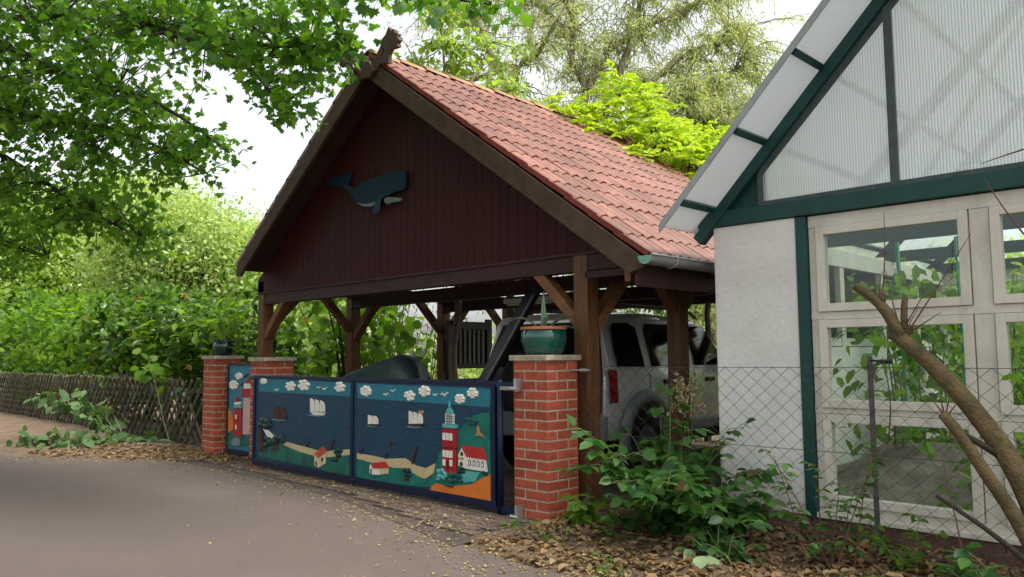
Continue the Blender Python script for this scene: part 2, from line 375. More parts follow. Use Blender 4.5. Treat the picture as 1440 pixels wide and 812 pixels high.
def clumps(ells, nclump, per, rad, squash=.7, shell=.55):
    """leaf positions in clumps spread through a set of ellipsoids (centre, radii)"""
    vol = np.array([e[1][0]*e[1][1]*e[1][2] for e in ells])**.75; pr = vol/vol.sum(); out = []; cen = []
    for i in range(nclump):
        c, r = ells[rng.choice(len(ells), p=pr)]
        d = unit(rng.normal(size=(1,3)))[0]; t = shell + (1-shell)*rng.random()
        p = np.array(c) + d*np.array(r)*t
        cen.append(p); q = rng.normal(size=(per,3))*rad*(.6+.8*rng.random()); q[:,2] *= squash
        out.append(p+q)
    return np.concatenate(out), np.array(cen)

# ================================================================== SETTING
EX = [(-60,-24),(-30,-11),(-14,-4.2),(-9.05,-1.91),(-7.78,-1.33),(-6.6,-.62),(-5.9,-.33),(-4.9,-.34),(-2.2,-.47),(-.1,-.92),(.63,-1.06),(1.1,-1.09),(4,-1.25),(9,-1.6),(40,-3)]
def edge(x): return float(np.interp(x, [p[0] for p in EX], [p[1] for p in EX]))
def sm(t): t = min(1, max(0, t)); return t*t*(3-2*t)
def hz(x, y):
    d = y-edge(x)
    h = -.05 + .065*sm((d+.05)/.22)
    n = .012*math.sin(5.1*x+1.3*y)+.010*math.sin(9.7*y-3.3*x)+.008*math.sin(17*x+13*y)
    if -6.3 < x < -.16 and y < .36: return -.05
    k = sm((x+.15)/.5); h += k*(.055*sm((d-.25)/1.0) + n*sm(d/.3))
    if x < -5.2: h += (.05*sm((d-.3)/.8)+n)*sm((-5.2-x)/.6)*sm(d/.3)
    return h
MB().add([(-400,-400,-.07),(400,-400,-.07),(400,400,-.07),(-400,400,-.07)], [(0,1,2,3)]).build('ground', grass_m)['kind'] = 'structure'
mb = MB()
ex = [p for p in EX]
mb.add([(x, y+.02*math.sin(7*x), 0) for x, y in ex]+[(40,-60,0),(-60,-60,0)], [tuple(range(len(ex)+2))])
mb.build('road', asphalt)['kind'] = 'structure'
xs = np.concatenate([np.arange(-24,-8,.5), np.arange(-8,5,.12), np.arange(5,9,.5)]); ys = np.concatenate([np.arange(-2.6,2.4,.1), np.arange(2.4,12,.6)])
mb = MB(); nx, ny = len(xs), len(ys)
mb.v = [(float(x), float(y), hz(x,y)) for x in xs for y in ys]
mb.f = [(i*ny+j, (i+1)*ny+j, (i+1)*ny+j+1, i*ny+j+1) for i in range(nx-1) for j in range(ny-1)]
mb.build('garden_soil', soil_m, smooth=True, fix=False)['kind'] = 'structure'
# driveway: base slab with single pavers in front of and just behind the gate
drv = MB().add([(-6.4,-.46,.004),(-4.9,-.42,.004),(-2.2,-.55,.004),(.03,-1.06,.004),(-.02,.42,.006),(-.05,5.9,.006),(-6.4,5.9,.006)], [tuple(range(7))]).build('driveway', pave_base)
drv['kind'] = 'structure'
pv = MB().box((-.096,-.046,0), (.096,.046,.022)).mesh('paver', paver_m)
k = 0
for r in range(12):
    y = -.80+.1*r
    x = -6.3+(.1 if r % 2 else 0)
    while x < -.12:
        if edge(x)+.09 < y < .35 and not (-5.25 < x < -4.75 and -.05 < y < .45) and k < 298:
            o = link('paver', pv, drv); o.location = (x, y, -.002+random.uniform(-.003,.003)); o.rotation_euler = (random.uniform(-.012,.012), random.uniform(-.01,.01), random.uniform(-.015,.015)); k += 1
        x += .2

# ================================================================== BRICK PILLARS
PW = .395; CH = 1.333/16
def brick_mesh(name, l, w, h, m):
    mb = MB().box((-l/2,-w/2,-h/2), (l/2,w/2,h/2)); me = mb.mesh(name, m)
    bm = bmesh.new(); bm.from_mesh(me); bmesh.ops.bevel(bm, geom=bm.edges[:], offset=.003, segments=1, affect='EDGES'); bm.to_mesh(me); bm.free(); return me
SL, SH = .258, .123     # stretcher length, brick width
bk = brick_mesh('brick', SL, SH, CH-.014, brick_m)
def pillar(x0, y0, label, cap=True, z0=-.0, rz=0):
    t = thing('brick_pillar', label, 'pillar', (x0+PW/2, y0+PW/2, z0), 'brick gate pillars', rz)
    a = PW/2
    MB().box((-a+.004,-a+.004,-.1), (a-.004,a-.004,1.333)).build('mortar_core', mortar, t, local=True)
    for c in range(16):
        z = (c+.5)*CH
        for q in range(4):
            # pinwheel bond, mirrored on every other course
            s = 1 if c % 2 else -1
            cx, cy = s*(-a+SL/2), -a+SH/2
            p = Matrix.Rotation(q*PI/2, 3, 'Z') @ Vector((cx, cy, 0))
            o = link('brick', bk, t); o.location = (p.x, p.y, z); o.rotation_euler = (random.uniform(-.008,.008), random.uniform(-.008,.008), q*PI/2+random.uniform(-.006,.006))
    b = a+.028
    MB().box((-b,-b,1.336), (b,b,1.384)).build('cap_slab', capstone, t, local=True, bevel=.006)
    return t
pillar(-PW, 0, 'brick pillar with stone cap carrying the green pot of aloe')
pillar(-5.2, .0, 'brick pillar with bare cap between painted gate and painted wicket')
pillar(-6.88, .12, 'brick pillar beside lattice fence with dark pot on its cap', z0=.03)

# ================================================================== PAINTED DRIVEWAY GATE
GY = -.06
def gz(zx, zy, y=GY): p = aty(330+zx/3.53, 500+zy/3.53, y); return (p[0], p[2])
gate = thing('painted_gate', 'blue steel driveway gate with painted seaside relief of lighthouse, ships and clouds', 'gate', (-2.78, GY, 0))
GL, GM, GR = -4.97, -2.76, -.60
ZB, ZT = .045, 1.16
mb = MB()
mb.box((GL,GY-.02,ZT-.04), (GR+.06,GY+.02,ZT)).box((GL,GY-.022,ZB), (GR+.06,GY+.022,ZB+.075))
for x in (GL, GM-.025, GR): mb.box((x,GY-.021,ZB+.075), (x+.05,GY+.021,ZT-.04))
mb.build('frame', gate_blue, gate, bevel=.003)
MB().tube([(GR+.10,GY,.0),(GR+.10,GY,ZT+.01)], .026, 12).build('hinge_post', gate_blue, gate, smooth=True)
mb = MB().box((GR+.06,GY-.018,ZT-.055), (-.30,GY+.018,ZT-.005)); mb.build('upper_arm', gate_blue, gate)
mb = MB().box((GR+.06,GY-.018,.03), (-.30,GY+.018,.085)); mb.build('lower_arm', gate_blue, gate)
mb = MB()
for i in range(9): mb.tube([(GR+.13+i*.014,GY-.03,ZT-.075),(GR+.137+i*.014,GY-.03,ZT-.045)], .006, 6)
mb.build('spring', steel, gate)
for z in (ZT-.03, .06):
    MB().box((-.315,GY-.02,z-.055), (-.285,-.003,z+.055)).tube([(-.335,GY-.045,z-.03),(-.25,GY-.045,z-.03)], .016, 8).tube([(-.30,GY-.05,z-.03),(-.30,GY+.0,z-.03)], .014, 8).build('hinge', steel, gate)
for x in (GM+.05, GM+.09): MB().tube([(x,GY-.03,ZB+.04),(x,GY-.03,.022)], .008, 8).build('drop_bolt', black_m, gate)
for z in (.10, 1.12): MB().box((GL-.10,GY-.015,z-.02), (GL+.005,GY+.02,z+.02)).build('latch', black_m, gate)
PY = GY-.004                         # face of the panel sheets
for (xa, xb) in ((GL+.05, GM-.025), (GM+.025, GR)):
    MB().box((xa,PY,ZB+.075), (xb,GY+.012,ZT-.04)).build('sea_panel', sea_m, gate)
def poly(name, pts, m, t=.006, parent=gate, z=gz, y0=PY, yy=None):
    """flat relief cut out to an outline and fixed on the panel"""
    q = [z(*p) for p in pts]; return MB().prism([(x, y0+.001, zz) for x, zz in q], (0,-t-.001,0)).build(name, m, parent)
def cut(x0, x1, lo=None): return x0, x1
def clampx(pts, xa, xb):
    out = []
    for p in pts: out.append(p)
    return out
poly('sky_band', [(123,112),(585,137),(585,205),(123,178)], sky_m, .003)
poly('sky_band', [(611,139),(1272,166),(1272,257),(611,212)], sky_m, .003)
poly('beach', [(190,395),(245,425),(300,441),(360,455),(440,480),(500,470),(586,465),(586,493),(540,497),(470,505),(400,499),(320,476),(250,446)], sand_m, .006)
poly('land', [(123,432),(170,430),(250,446),(320,476),(400,499),(470,505),(540,497),(586,493),(586,602),(350,548),(123,499)], land_m, .008)
poly('beach', [(611,485),(700,500),(755,513),(850,510),(900,545),(950,560),(1000,535),(990,585),(950,612),(920,602),(850,560),(790,557),(700,537),(611,512)], sand_m, .006)
poly('land', [(611,513),(700,538),(790,558),(850,562),(890,583),(920,604),(955,614),(990,590),(1015,500),(1040,450),(1110,380),(1190,300),(1230,286),(1271,285),(1276,600),(1275,690),(985,655),(800,640),(611,603)], hill_m, .008)
poly('orange_field', [(976,668),(985,648),(1010,633),(1060,650),(1180,640),(1240,606),(1276,590),(1277,724),(1120,692)], orange_m, .013)
poly('pond', [(1125,570),(1225,580),(1200,625),(1130,630)], teal_m, .012)
def cloud(zx, zy, r, par=gate, z=gz, y0=PY, sc=3.53):
    cx, cz = z(zx, zy); R = abs(z(zx+r, zy)[0]-cx); h = abs(z(zx, zy+r)[1]-cz); mb = MB()
    mb.dome((cx, y0-.003, cz), R*.72, h*.72, .02, 12, 3)
    n = random.randint(6,8)
    for i in range(n):
        a = 2*PI*i/n+random.random()*.4; mb.dome((cx+R*.62*math.cos(a), y0-.003, cz+h*.62*math.sin(a)), R*.36, h*.36, .024, 9, 3)
    return mb.build('cloud', white_m, par, smooth=True, fix=False)
for c in [(149,128,17),(282,153,27),(347,147,32),(527,157,29),(655,177,30),(873,200,29),(947,178,32),(1123,216,28),(1186,187,30)]: cloud(*c)
def bird(zx, zy, s=14):
    mb = MB()
    pts = [(-1,.1),(-.6,-.45),(-.05,.0),(.5,-.6),(1,-.35),(.55,-.25),(.05,.4),(-.5,-.1)]
    q = [gz(zx+s*a, zy+s*b) for a, b in pts]; mb.prism([(x, PY-.002, z) for x, z in q], (0,-.008,0)); return mb.build('bird', white_m, gate)
for b in [(212,172,13),(422,160,13),(450,167,14),(755,195,15),(790,177,14),(1000,197,14),(1047,195,22)]: bird(*b)
def ship(zx, zy, s, sails, sm_, hull_m=brown_m):
    """hull with curved sails in relief"""
    h = poly('ship', [(zx-s*.9,zy+s*.62),(zx+s*.95,zy+s*.70),(zx+s*.62,zy+s*1.02),(zx-s*.55,zy+s*.95)], hull_m, .014)
    n = sails
    for i in range(n):
        a = -0.95+1.75*i/n; b = -0.95+1.75*(i+1)/n-.06; top = -1.0+.12*i
        poly('sail', [(zx+s*a,zy+s*.60),(zx+s*a,zy+s*top),(zx+s*(a*.3+b*.7),zy+s*(top+.18)),(zx+s*b,zy+s*(top+.75)),(zx+s*b,zy+s*.58)], sm_, .012, h)
    poly('bow_wave', [(zx-s*1.5,zy+s*.95),(zx-s*.5,zy+s*.9),(zx+s*1.0,zy+s*1.08),(zx-s*.2,zy+s*1.15)], teal_m, .005, h)
ship(420,255,42,3,white_m,white_m); ship(908,315,40,3,white_m); ship(694,324,28,2,white_m); ship(232,283,36,2,brown_m)
poly('flag', [(916,275),(942,272),(940,288),(918,287)], tan_m, .012)
for a in [(355,455,372,425),(478,470,492,420),(624,490,634,465),(748,512,758,485),(882,540,905,455),(775,428,772,455)]:
    poly('groyne_post', [(a[0],a[1]),(a[2],a[3]),(a[2]+5,a[3]),(a[0]+6,a[1])], brown_m, .012)
def blobs(name, cs, m, y=PY-.008):
    mb = MB()
    for zx, zy, r in cs:
        cx, cz = gz(zx, zy); R = abs(gz(zx+r,zy)[0]-cx); h = abs(gz(zx,zy+r)[1]-cz); mb.dome((cx,y,cz), R, h, .02, 8, 2)
    return mb.build(name, m, gate, smooth=True, fix=False)
def rtree(pts, trunk, m=dgreen_m):
    c = blobs('tree_relief', pts, m); poly('trunk', trunk, brown_m, .014, c)
rtree([(145,325,20),(165,330,22),(135,345,18),(160,352,20),(178,345,14)], [(128,350),(138,352),(150,450),(130,480),(128,420)])
rtree([(165,415,16),(180,432,20),(160,445,15)], [(160,430),(172,430),(160,478),(138,482)])
rtree([(215,408,18),(235,412,18),(245,425,14),(205,425,15)], [(205,420),(214,420),(222,472),(190,475)])
poly('sand_patch', [(145,362),(160,362),(200,400),(190,412),(165,400)], white_m, .011)
rtree([(510,478,15),(528,472,15),(520,495,15),(490,515,10),(505,520,10)], [(510,500),(518,500),(520,528),(508,530)])
rtree([(850,570,13),(868,572,14),(860,590,14),(875,595,10)], [(856,590),(864,590),(874,625),(846,622)])
rtree([(1165,318,15),(1185,320,17),(1205,325,15),(1178,335,13),(1195,338,12)], [(1196,338),(1204,336),(1208,350),(1198,350)], dteal_m)
poly('driftwood', [(1208,352),(1217,352),(1225,382),(1250,408),(1222,396),(1200,400),(1210,382)], tan_m, .014)
blobs('bush_relief', [(1022,575,14),(1040,570,13),(1052,585,14),(1025,598,15),(1045,605,15),(1018,612,10),(1060,600,12)], teal_m, PY-.013)
blobs('bush_relief', [(1065,605,16),(1085,592,15),(1105,590,14),(1125,600,14),(1080,620,16),(1105,618,15),(1130,622,12),(1070,640,15),(1085,645,12)], dteal_m, PY-.013)
blobs('bush_relief', [(1135,560,12),(1140,575,13),(1125,575,12)], dgreen_m, PY-.013)
blobs('bush_relief', [(1245,580,10),(1255,588,11)], dgreen_m, PY-.013)
# lighthouse
lh = poly('lighthouse', [(1040,362),(1112,368),(1110,460),(1112,582),(1075,590),(1042,575),(1040,455)], red_m, .020)
poly('storey_band', [(1036,452),(1114,458),(1114,464),(1036,458)], brown_m, .026, lh)
poly('gallery', [(1043,338),(1112,343),(1112,362),(1043,358)], teal_m, .026, lh)
poly('lantern', [(1055,288),(1095,291),(1095,340),(1055,337)], white_m, .022, lh)
for i in range(3): poly('glazing_bar', [(1064+i*10,288),(1067+i*10,288),(1067+i*10,340),(1064+i*10,340)], black_m, .025, lh)
for i in range(3): poly('glazing_bar', [(1055,298+i*13),(1095,301+i*13),(1095,304+i*13),(1055,301+i*13)], black_m, .0255, lh)
poly('dome', [(1058,288),(1062,272),(1073,255),(1086,272),(1093,290)], teal_m, .026, lh)
poly('spire', [(1070,256),(1073,225),(1077,256)], teal_m, .022, lh)
for zx, zy in [(1043,383),(1060,384),(1077,386),(1043,468),(1060,470),(1077,472)]:
    poly('window', [(zx,zy),(zx+14,zy+1),(zx+14,zy+36),(zx,zy+35)], white_m, .024, lh)
for zx, zy in [(1043,514),(1077,517)]: poly('window', [(zx,zy),(zx+14,zy+1),(zx+14,zy+32),(zx,zy+31)], white_m, .024, lh)
poly('door', [(1062,525),(1072,526),(1072,568),(1062,566)], brown_m, .024, lh)
# white chapel-like house
hs_ = poly('house_relief', [(1120,492),(1138,452),(1162,500),(1254,516),(1262,577),(1160,562),(1120,545)], white_m, .020)
poly('roof', [(1134,446),(1240,460),(1260,518),(1162,503)], rroof_m, .027, hs_)
for i in range(4):
    zx, zy = 1170+i*21, 515+i*3
    poly('window', [(zx,zy+30),(zx,zy+8),(zx+6,zy),(zx+13,zy+9),(zx+13,zy+32)], black_m, .0225, hs_)
    poly('pane', [(zx+3,zy+27),(zx+3,zy+11),(zx+6,zy+6),(zx+10,zy+11),(zx+10,zy+28)], white_m, .0245, hs_)
poly('window', [(1131,497),(1131,483),(1137,474),(1143,485),(1143,498)], black_m, .0225, hs_)
poly('sign_board', [(1121,505),(1147,507),(1147,517),(1121,515)], tan_m, .0235, hs_)
poly('door', [(1128,545),(1128,532),(1135,525),(1142,533),(1142,550)], black_m, .0225, hs_)
# little houses on the shore
h1 = poly('house_relief', [(404,500),(410,485),(430,495),(457,482),(458,535),(425,556),(404,548)], cream_m, .018)
poly('roof', [(405,488),(447,452),(459,482),(424,508)], oroof_m, .025, h1)
poly('door', [(410,525),(417,528),(417,550),(410,548)], brown_m, .021, h1); poly('window', [(438,510),(448,505),(448,522),(438,527)], brown_m, .021, h1)
h2 = poly('house_relief', [(678,548),(684,535),(695,548),(728,562),(728,592),(690,590),(678,585)], white_m, .018)
poly('roof', [(684,533),(716,530),(729,560),(697,560)], rroof_m, .025, h2); poly('door', [(683,562),(689,562),(689,588),(683,586)], brown_m, .021, h2)
h3 = poly('house_relief', [(729,560),(769,556),(769,586),(730,590)], cream_m, .018)
poly('roof', [(720,530),(755,526),(771,556),(733,560)], rroof_m, .025, h3)

# ================================================================== PAINTED WICKET
WY = .24
def wz(zx, zy): p = aty(270+zx/4.51, 480+zy/4.51, WY); return (p[0], p[2])
wk = thing('painted_wicket', 'narrow painted wicket with red and pink lighthouse relief between two brick pillars', 'gate', (-5.8, WY, 0))
MB().box((-6.28,WY-.01,.12), (-5.22,WY+.012,1.27)).build('sky_panel', sky_m, wk)
MB().box((-6.32,WY-.02,.07), (-6.28,WY+.02,1.31)).box((-6.28,WY-.02,1.27), (-5.22,WY+.02,1.31)).box((-6.28,WY-.02,.07), (-5.22,WY+.02,.12)).build('frame', gate_blue, wk)
def wpoly(n, pts, m, t=.012, par=wk): return poly(n, pts, m, t, par, wz, WY-.01)
cloud(305,222,24, wk, wz, WY-.01); cloud(272,278,32, wk, wz, WY-.01)
wpoly('land', [(238,565),(262,540),(330,600),(420,610),(420,665),(230,665)], land_m, .008)
wpoly('orange_field', [(240,430),(256,455),(272,520),(268,560),(238,580)], orange_m, .012)
t1 = wpoly('lighthouse', [(338,358),(400,358),(405,590),(334,590)], pink_m, .020)
wpoly('gallery', [(330,300),(410,300),(405,360),(332,352)], red_m, .026, t1); wpoly('lantern', [(342,268),(395,268),(395,300),(342,300)], white_m, .022, t1); wpoly('dome', [(350,268),(368,232),(386,268)], red_m, .024, t1)
t2 = wpoly('lighthouse', [(278,425),(328,430),(330,605),(275,600)], red_m, .022)
wpoly('gallery', [(282,400),(328,404),(328,424),(280,420)], teal_m, .026, t2); wpoly('dome', [(284,400),(288,372),(292,350),(304,372),(318,402)], red_m, .026, t2); wpoly('lantern_band', [(285,388),(316,384),(320,400),(284,402)], white_m, .03, t2)
for zy in (465, 530): wpoly('window', [(289,zy),(297,zy),(297,zy+28),(289,zy+28)], white_m, .026, t2)
wpoly('boulder', [(262,650),(268,620),(290,608),(312,618),(320,645),(312,662),(270,662)], grey_m, .022)
wpoly('gull', [(312,276),(335,262),(345,268),(320,282)], brown_m, .014); wpoly('gull', [(335,225),(360,205),(366,210),(340,232)], brown_m, .014)

# ================================================================== CARPORT
cp = thing('carport', 'timber carport with red tiled gable roof and dark red boarded front', 'carport', (-2.93, 3, 0))
TAN = .709; RX, RZ = -2.93, 4.84
XL, XR = -6.02, .90
YF, YB = .16, 5.95
PYS = [.58, 2.05, 3.88, 5.45]; PXL, PXR = -5.92, -.04
def rz_(x): return RZ-TAN*abs(x-RX)
for px_ in (PXL, PXR):
    for y in PYS:
        MB().box((px_-.08,y-.08,-.05), (px_+.08,y+.08,2.30)).build('post', wood_post, cp, bevel=.006)
    MB().box((px_-.075,.50,2.302), (px_+.075,5.80,2.46)).build('wall_plate', wood_beam, cp, bevel=.004) if px_ == PXL else \
        MB().box((px_-.075,.66,2.08), (px_+.075,5.80,2.26)).build('wall_plate', wood_beam, cp, bevel=.004)
for y in PYS:
    MB().box((PXL-.02,y-.07,2.13), (PXR+.42,y+.055,2.30)).build('tie_beam', wood_beam, cp, bevel=.004)
# knee braces
def brace(a, b, upv=(0,1,0)): MB().beam(a, b, .10, .12, upv).build('brace', wood_brace, cp, bevel=.004)
for i, y in enumerate(PYS):
    brace((PXL+.05,y,1.66), (PXL+.60,y,2.20))
    if i in (0, 3): brace((PXR-.05,y,1.66), (PXR-.60,y,2.20))
    for px_ in (PXL, PXR):
        zt = 2.34 if px_ == PXL else 2.14
        bl = .55 if px_ == PXL or i == 0 else .30
        if i < 3: brace((px_,y+.05,zt-bl), (px_,y+bl+.03,zt), (1,0,0))
        if i > 0: brace((px_,y-.05,zt-bl), (px_,y-bl-.03,zt), (1,0,0))
# gable wall boards
gw = MB().prism([(-6.0,.53,2.33),(.50,.53,2.33),(.50,.53,rz_(.5)-.20),(RX,.53,RZ-.24),(-6.0,.53,rz_(-6)-.16)], (0,.03,0)).build('gable_backing', wood_beam, cp)
x = -6.02
while x < .58:
    x1 = x+.124; zb = 2.30+random.uniform(-.003,.003)
    pts = [(x+.002,.5,zb), (x1-.003,.5,zb), (x1-.003,.5,max(zb+.02,rz_(x1)-.17)), (x+.002,.5,max(zb+.02,rz_(x)-.17))]
    MB().prism(pts, (0,.022,0)).build('gable_board', board_red, gw)
    x = x1
MB().box((-6.02,.486,2.275), (.20,.53,2.298)).build('drip_rail', wood_beam, cp)
# barge boards with carved, crossed ends
BD = .20
def bargepts(x0, x1): return [(x0,YF,rz_(x0)),(x1,YF,rz_(x1)),(x1,YF,rz_(x1)-BD),(x0,YF,rz_(x0)-BD)]
MB().prism([(RX,YF,RZ),(XR-.02,YF,rz_(XR)+.015),(XR-.02,YF,rz_(XR)-.06),(XR-.16,YF,rz_(XR)-.10),(RX,YF,RZ-.235)], (0,.045,0)).build('barge_board', wood_barge, cp, bevel=.004)
MB().prism([(RX,YF+.002,RZ),(XL+.02,YF+.002,rz_(XL)+.015),(XL+.02,YF+.002,rz_(XL)-.13),(XL+.12,YF+.002,rz_(XL)-.13),(RX,YF+.002,RZ-.235)], (0,.045,0)).build('barge_board', wood_barge, cp, bevel=.004)
def hp(px, py): p = aty(px, py, YF); return (p[0], p[2])
hd = [(519,96),(530,82),(538,66),(540,56),(545,50),(547,44),(549,39),(553,44),(557,42),(558,47),(562,48),(561,53),(564,57),(561,61),(563,66),(558,68),(552,70),(549,78),(549,85),(550,90),(539,90),(540,82),(543,74),(543,68),(541,70),(538,80),(536,91),(533,98),(526,104)]
MB().prism([(x,YF-.03,z) for x, z in [hp(*q) for q in hd]], (0,.05,0)).build('carved_finial', wood_barge, cp)
hd2 = [(531,100),(525,110),(515,112),(506,100),(500,88),(496,82),(497,92),(500,100),(498,107),(494,101),(490,92),(484,96),(481,90),(486,82),(484,74),(489,63),(497,68),(506,77),(516,84),(524,88)]
MB().prism([(x,YF-.005,z) for x, z in [hp(*q) for q in hd2]], (0,-.05,0)).build('carved_finial', wood_barge, cp)
# roof deck + tiles
rf = MB()
for s, xe in ((1, XR-.03), (-1, XL+.03)):
    rf.prism([(RX,YF+.05,RZ-.02),(xe,YF+.05,rz_(xe)-.02),(xe,YF+.05,rz_(xe)-.07),(RX,YF+.05,RZ-.07)], (0,YB-YF-.05,0))
roof = rf.build('roof', wood_beam, cp)
TW, TG, TLEN = .29, .326, .385
ang = math.atan(TAN)
def tile_template():
    mb = MB(); n = 16
    prof = []
    for i in range(n+1):
        u = TW*i/n; prof.append((u, .054*abs(math.cos(PI*u/.145))**.75))
    vs = []
    for (v, lift) in ((0, 0), (.55, .006), (1, .013)):
        for u, h in prof: vs.append((v*TLEN, u, h+lift))
    for u, h in prof: vs.append((TLEN-.002, u, h+.013-.022))
    m = n+1; fs = []
    for r in range(3):
        for i in range(n): fs.append((r*m+i, r*m+i+1, (r+1)*m+i+1, (r+1)*m+i))
    vs += [(0, prof[0][0], .012), (TLEN, prof[0][0], .022), (0, prof[-1][0], .012), (TLEN, prof[-1][0], .022)]
    k = 4*m; fs += [(0, 2*m, k+1, k), (n, k+2, k+3, 2*m+n)]
    mb.add(vs, fs); return mb
tt = tile_template(); tm = tt.mesh('roof_tile', tile_m, fix=False)
tm.materials.append(mat('tile_end_clay', (.20,.032,.022), .7, .3, 12, rnd=.2))
for p_ in tm.polygons:
    p_.use_smooth = True; p_.material_index = 1 if p_.index >= 32 else 0
tm.set_sharp_from_angle(angle=math.radians(48))
rl = rootloc(cp); ncol = int((YB-YF)/TW); nrow = 14
for r in range(nrow):
    for c in range(ncol):
        sdist = .07 + r*TG
        x = RX+sdist*math.cos(ang); z = RZ-sdist*math.sin(ang)
        o = link('roof_tile', tm, roof); o.location = (x-rl[0], YF+.012+c*TW+random.uniform(-.003,.003)-rl[1], z+.004-rl[2]+random.uniform(0,.004))
        o.rotation_euler = (random.uniform(-.006,.006), ang+random.uniform(-.008,.006), random.uniform(-.006,.006))
# the far slope: same tiles joined into one part
mb = MB(); R_ = Matrix.Rotation(PI, 4, 'Z') @ Matrix.Rotation(ang, 4, 'Y')
tv = [Vector(v) for v in tt.v]
for r in range(11):
    for c in range(ncol):
        sdist = .07+r*.332; T_ = Matrix.Translation((RX-sdist*math.cos(ang), YF+.012+(c+1)*TW, RZ-sdist*math.sin(ang)+.004)) @ R_
        mb.add([T_ @ v for v in tv], tt.f)
o = mb.build('roof_tiles', tile_m, roof, fix=False); o['kind'] = 'stuff'
# ridge tiles
mb = MB(); n = 9; L = .40
vs = []
for (y, r) in ((0,.125),(L,.11)):
    for i in range(n): a = PI*(.06+.88*i/(n-1)); vs.append((r*math.cos(a), y, r*.82*math.sin(a)))
for i in range(n): a = PI*(.06+.88*i/(n-1)); vs.append((.108*math.cos(a), 0, .108*.82*math.sin(a)))
mb.add(vs, [(i,i+1,n+i+1,n+i) for i in range(n-1)]+[(i+1,i,2*n+i,2*n+i+1) for i in range(n-1)])
rm = mb.mesh('ridge_tile', ridge_m, smooth=True, fix=False)
for i in range(15):
    o = link('ridge_tile', rm, roof); o.location = (RX-rl[0], YF+.06+i*.385-rl[1], RZ-.015-rl[2]+random.uniform(0,.008)); o.rotation_euler = (-.03, random.uniform(-.03,.03), random.uniform(-.015,.015))
# fascia, gutter
MB().box((XR-.14,.22,rz_(XR)-.20), (XR-.11,YB,rz_(XR)-.02)).build('fascia_board', wood_beam, cp)
gx, gz0, gr = .945, 2.145, .068
mb = MB(); vs = []; n = 10
for y in (YF-.06, YB):
    for r in (gr, gr-.005):
        for i in range(n+1): a = PI+PI*i/n; vs.append((gx+r*math.cos(a), y, gz0+r*math.sin(a)))
m = n+1
fs = [(i,i+1,2*m+i+1,2*m+i) for i in range(n)]+[(m+i+1,m+i,3*m+i,3*m+i+1) for i in range(n)]
mb.add(vs, fs)
mb.tube([(gx+gr+.004,YF-.06,gz0+.004),(gx+gr+.004,YB,gz0+.004)], .009, 6)
gut = mb.build('gutter', zinc, cp, smooth=True)
mb = MB(); mb.add([(gx+gr*math.cos(PI+PI*i/n), YF-.062, gz0+gr*math.sin(PI+PI*i/n)) for i in range(n+1)], [tuple(range(n+1))]); mb.build('end_cap', zinc_green, gut)
for y in (.45, 1.15, 1.9, 2.7, 3.5, 4.3, 5.1):
    MB().tube([(gx+(gr+.006)*math.cos(PI+PI*i/8), y, gz0+(gr+.006)*math.sin(PI+PI*i/8)) for i in range(9)]+[(gx+gr,y,gz0+.02)], .007, 5).build('gutter_bracket', steel, gut)
MB().box((XR-.30,.30,1.98), (XR-.24,.36,2.18)).build('soffit_bracket', wood_brace, cp)
MB().box((.02,.50,2.06), (XR-.15,.54,2.12)).build('soffit_rail', wood_beam, cp)

# whale on the gable
wh = thing('whale_relief', 'dark blue carved whale hanging on the dark red gable', 'whale', (-3.1, .48, 3.0))
def whz(zx, zy): p = aty(440+zx/9, 220+zy/9, .46); return (p[0], p[2])
def whp(n, pts, m, y, t): return MB().prism([(x,y,z) for x, z in [whz(*q) for q in pts]], (0,t,0)).build(n, m, wh, bevel=.008)
whp('body', [(1175,185),(1180,300),(1165,420),(1010,470),(920,520),(850,560),(800,600),(720,625),(640,628),(560,590),(490,510),(430,430),(380,395),(300,380),(190,355),(180,310),(270,260),(340,265),(420,210),(490,190),(480,260),(440,360),(520,400),(640,320),(760,270),(900,225),(1060,185)], whale_m, .455, .04)
whp('belly', [(555,590),(640,605),(720,600),(800,575),(850,540),(880,490),(890,520),(830,600),(740,640),(650,640)], mat('whale_belly', (.15,.19,.18), .5, spec=.15), .447, .012)
whp('jaw', [(905,545),(960,515),(1125,530),(1115,570),(1000,590),(960,610),(920,595)], MATS['whale_belly'], .447, .03)
whp('flipper', [(805,570),(870,485),(890,520),(870,590),(860,700),(800,740),(765,700)], mat('whale_flipper', (.008,.040,.055), .5, spec=.15), .44, .012)
# lamps under the carport roof
for (a, b, lab) in (((-2.9,2.4,2.10),(-1.9,2.4,2.10),'unlit white tube lamp under the carport tie beam'),):
    t = thing('tube_lamp', lab, 'lamp', (a[0], a[1], 2.04))
    MB().box((a[0],a[1]-.05,2.06), (b[0],a[1]+.05,2.125)).build('housing', lamp_m, t, bevel=.01); MB().tube([(a[0]+.04,a[1],2.045),(b[0]-.04,a[1],2.045)], .016, 8).build('tube', lamp_m, t)

# ================================================================== GREENHOUSE
GHY = .80
gh = thing('greenhouse', 'white and green greenhouse with ribbed plastic gable and wooden windows', 'greenhouse', (4.15, GHY+2.7, .1))
GX0, GX1, GRX = 1.15, 7.15, 4.15; GYB = 6.2
RSL = 1.0; REX, REZ = 1.05, 2.44            # rafter line: z = REZ + (x-REX)
def gzr(x): return REZ + (x-REX) if x <= GRX else REZ + (2*GRX-REX-x)
wall = MB().box((GX0,GHY-.03,.20), (1.845,GHY+.22,2.405)).build('plaster_wall', plaster, gh, bevel=.012)
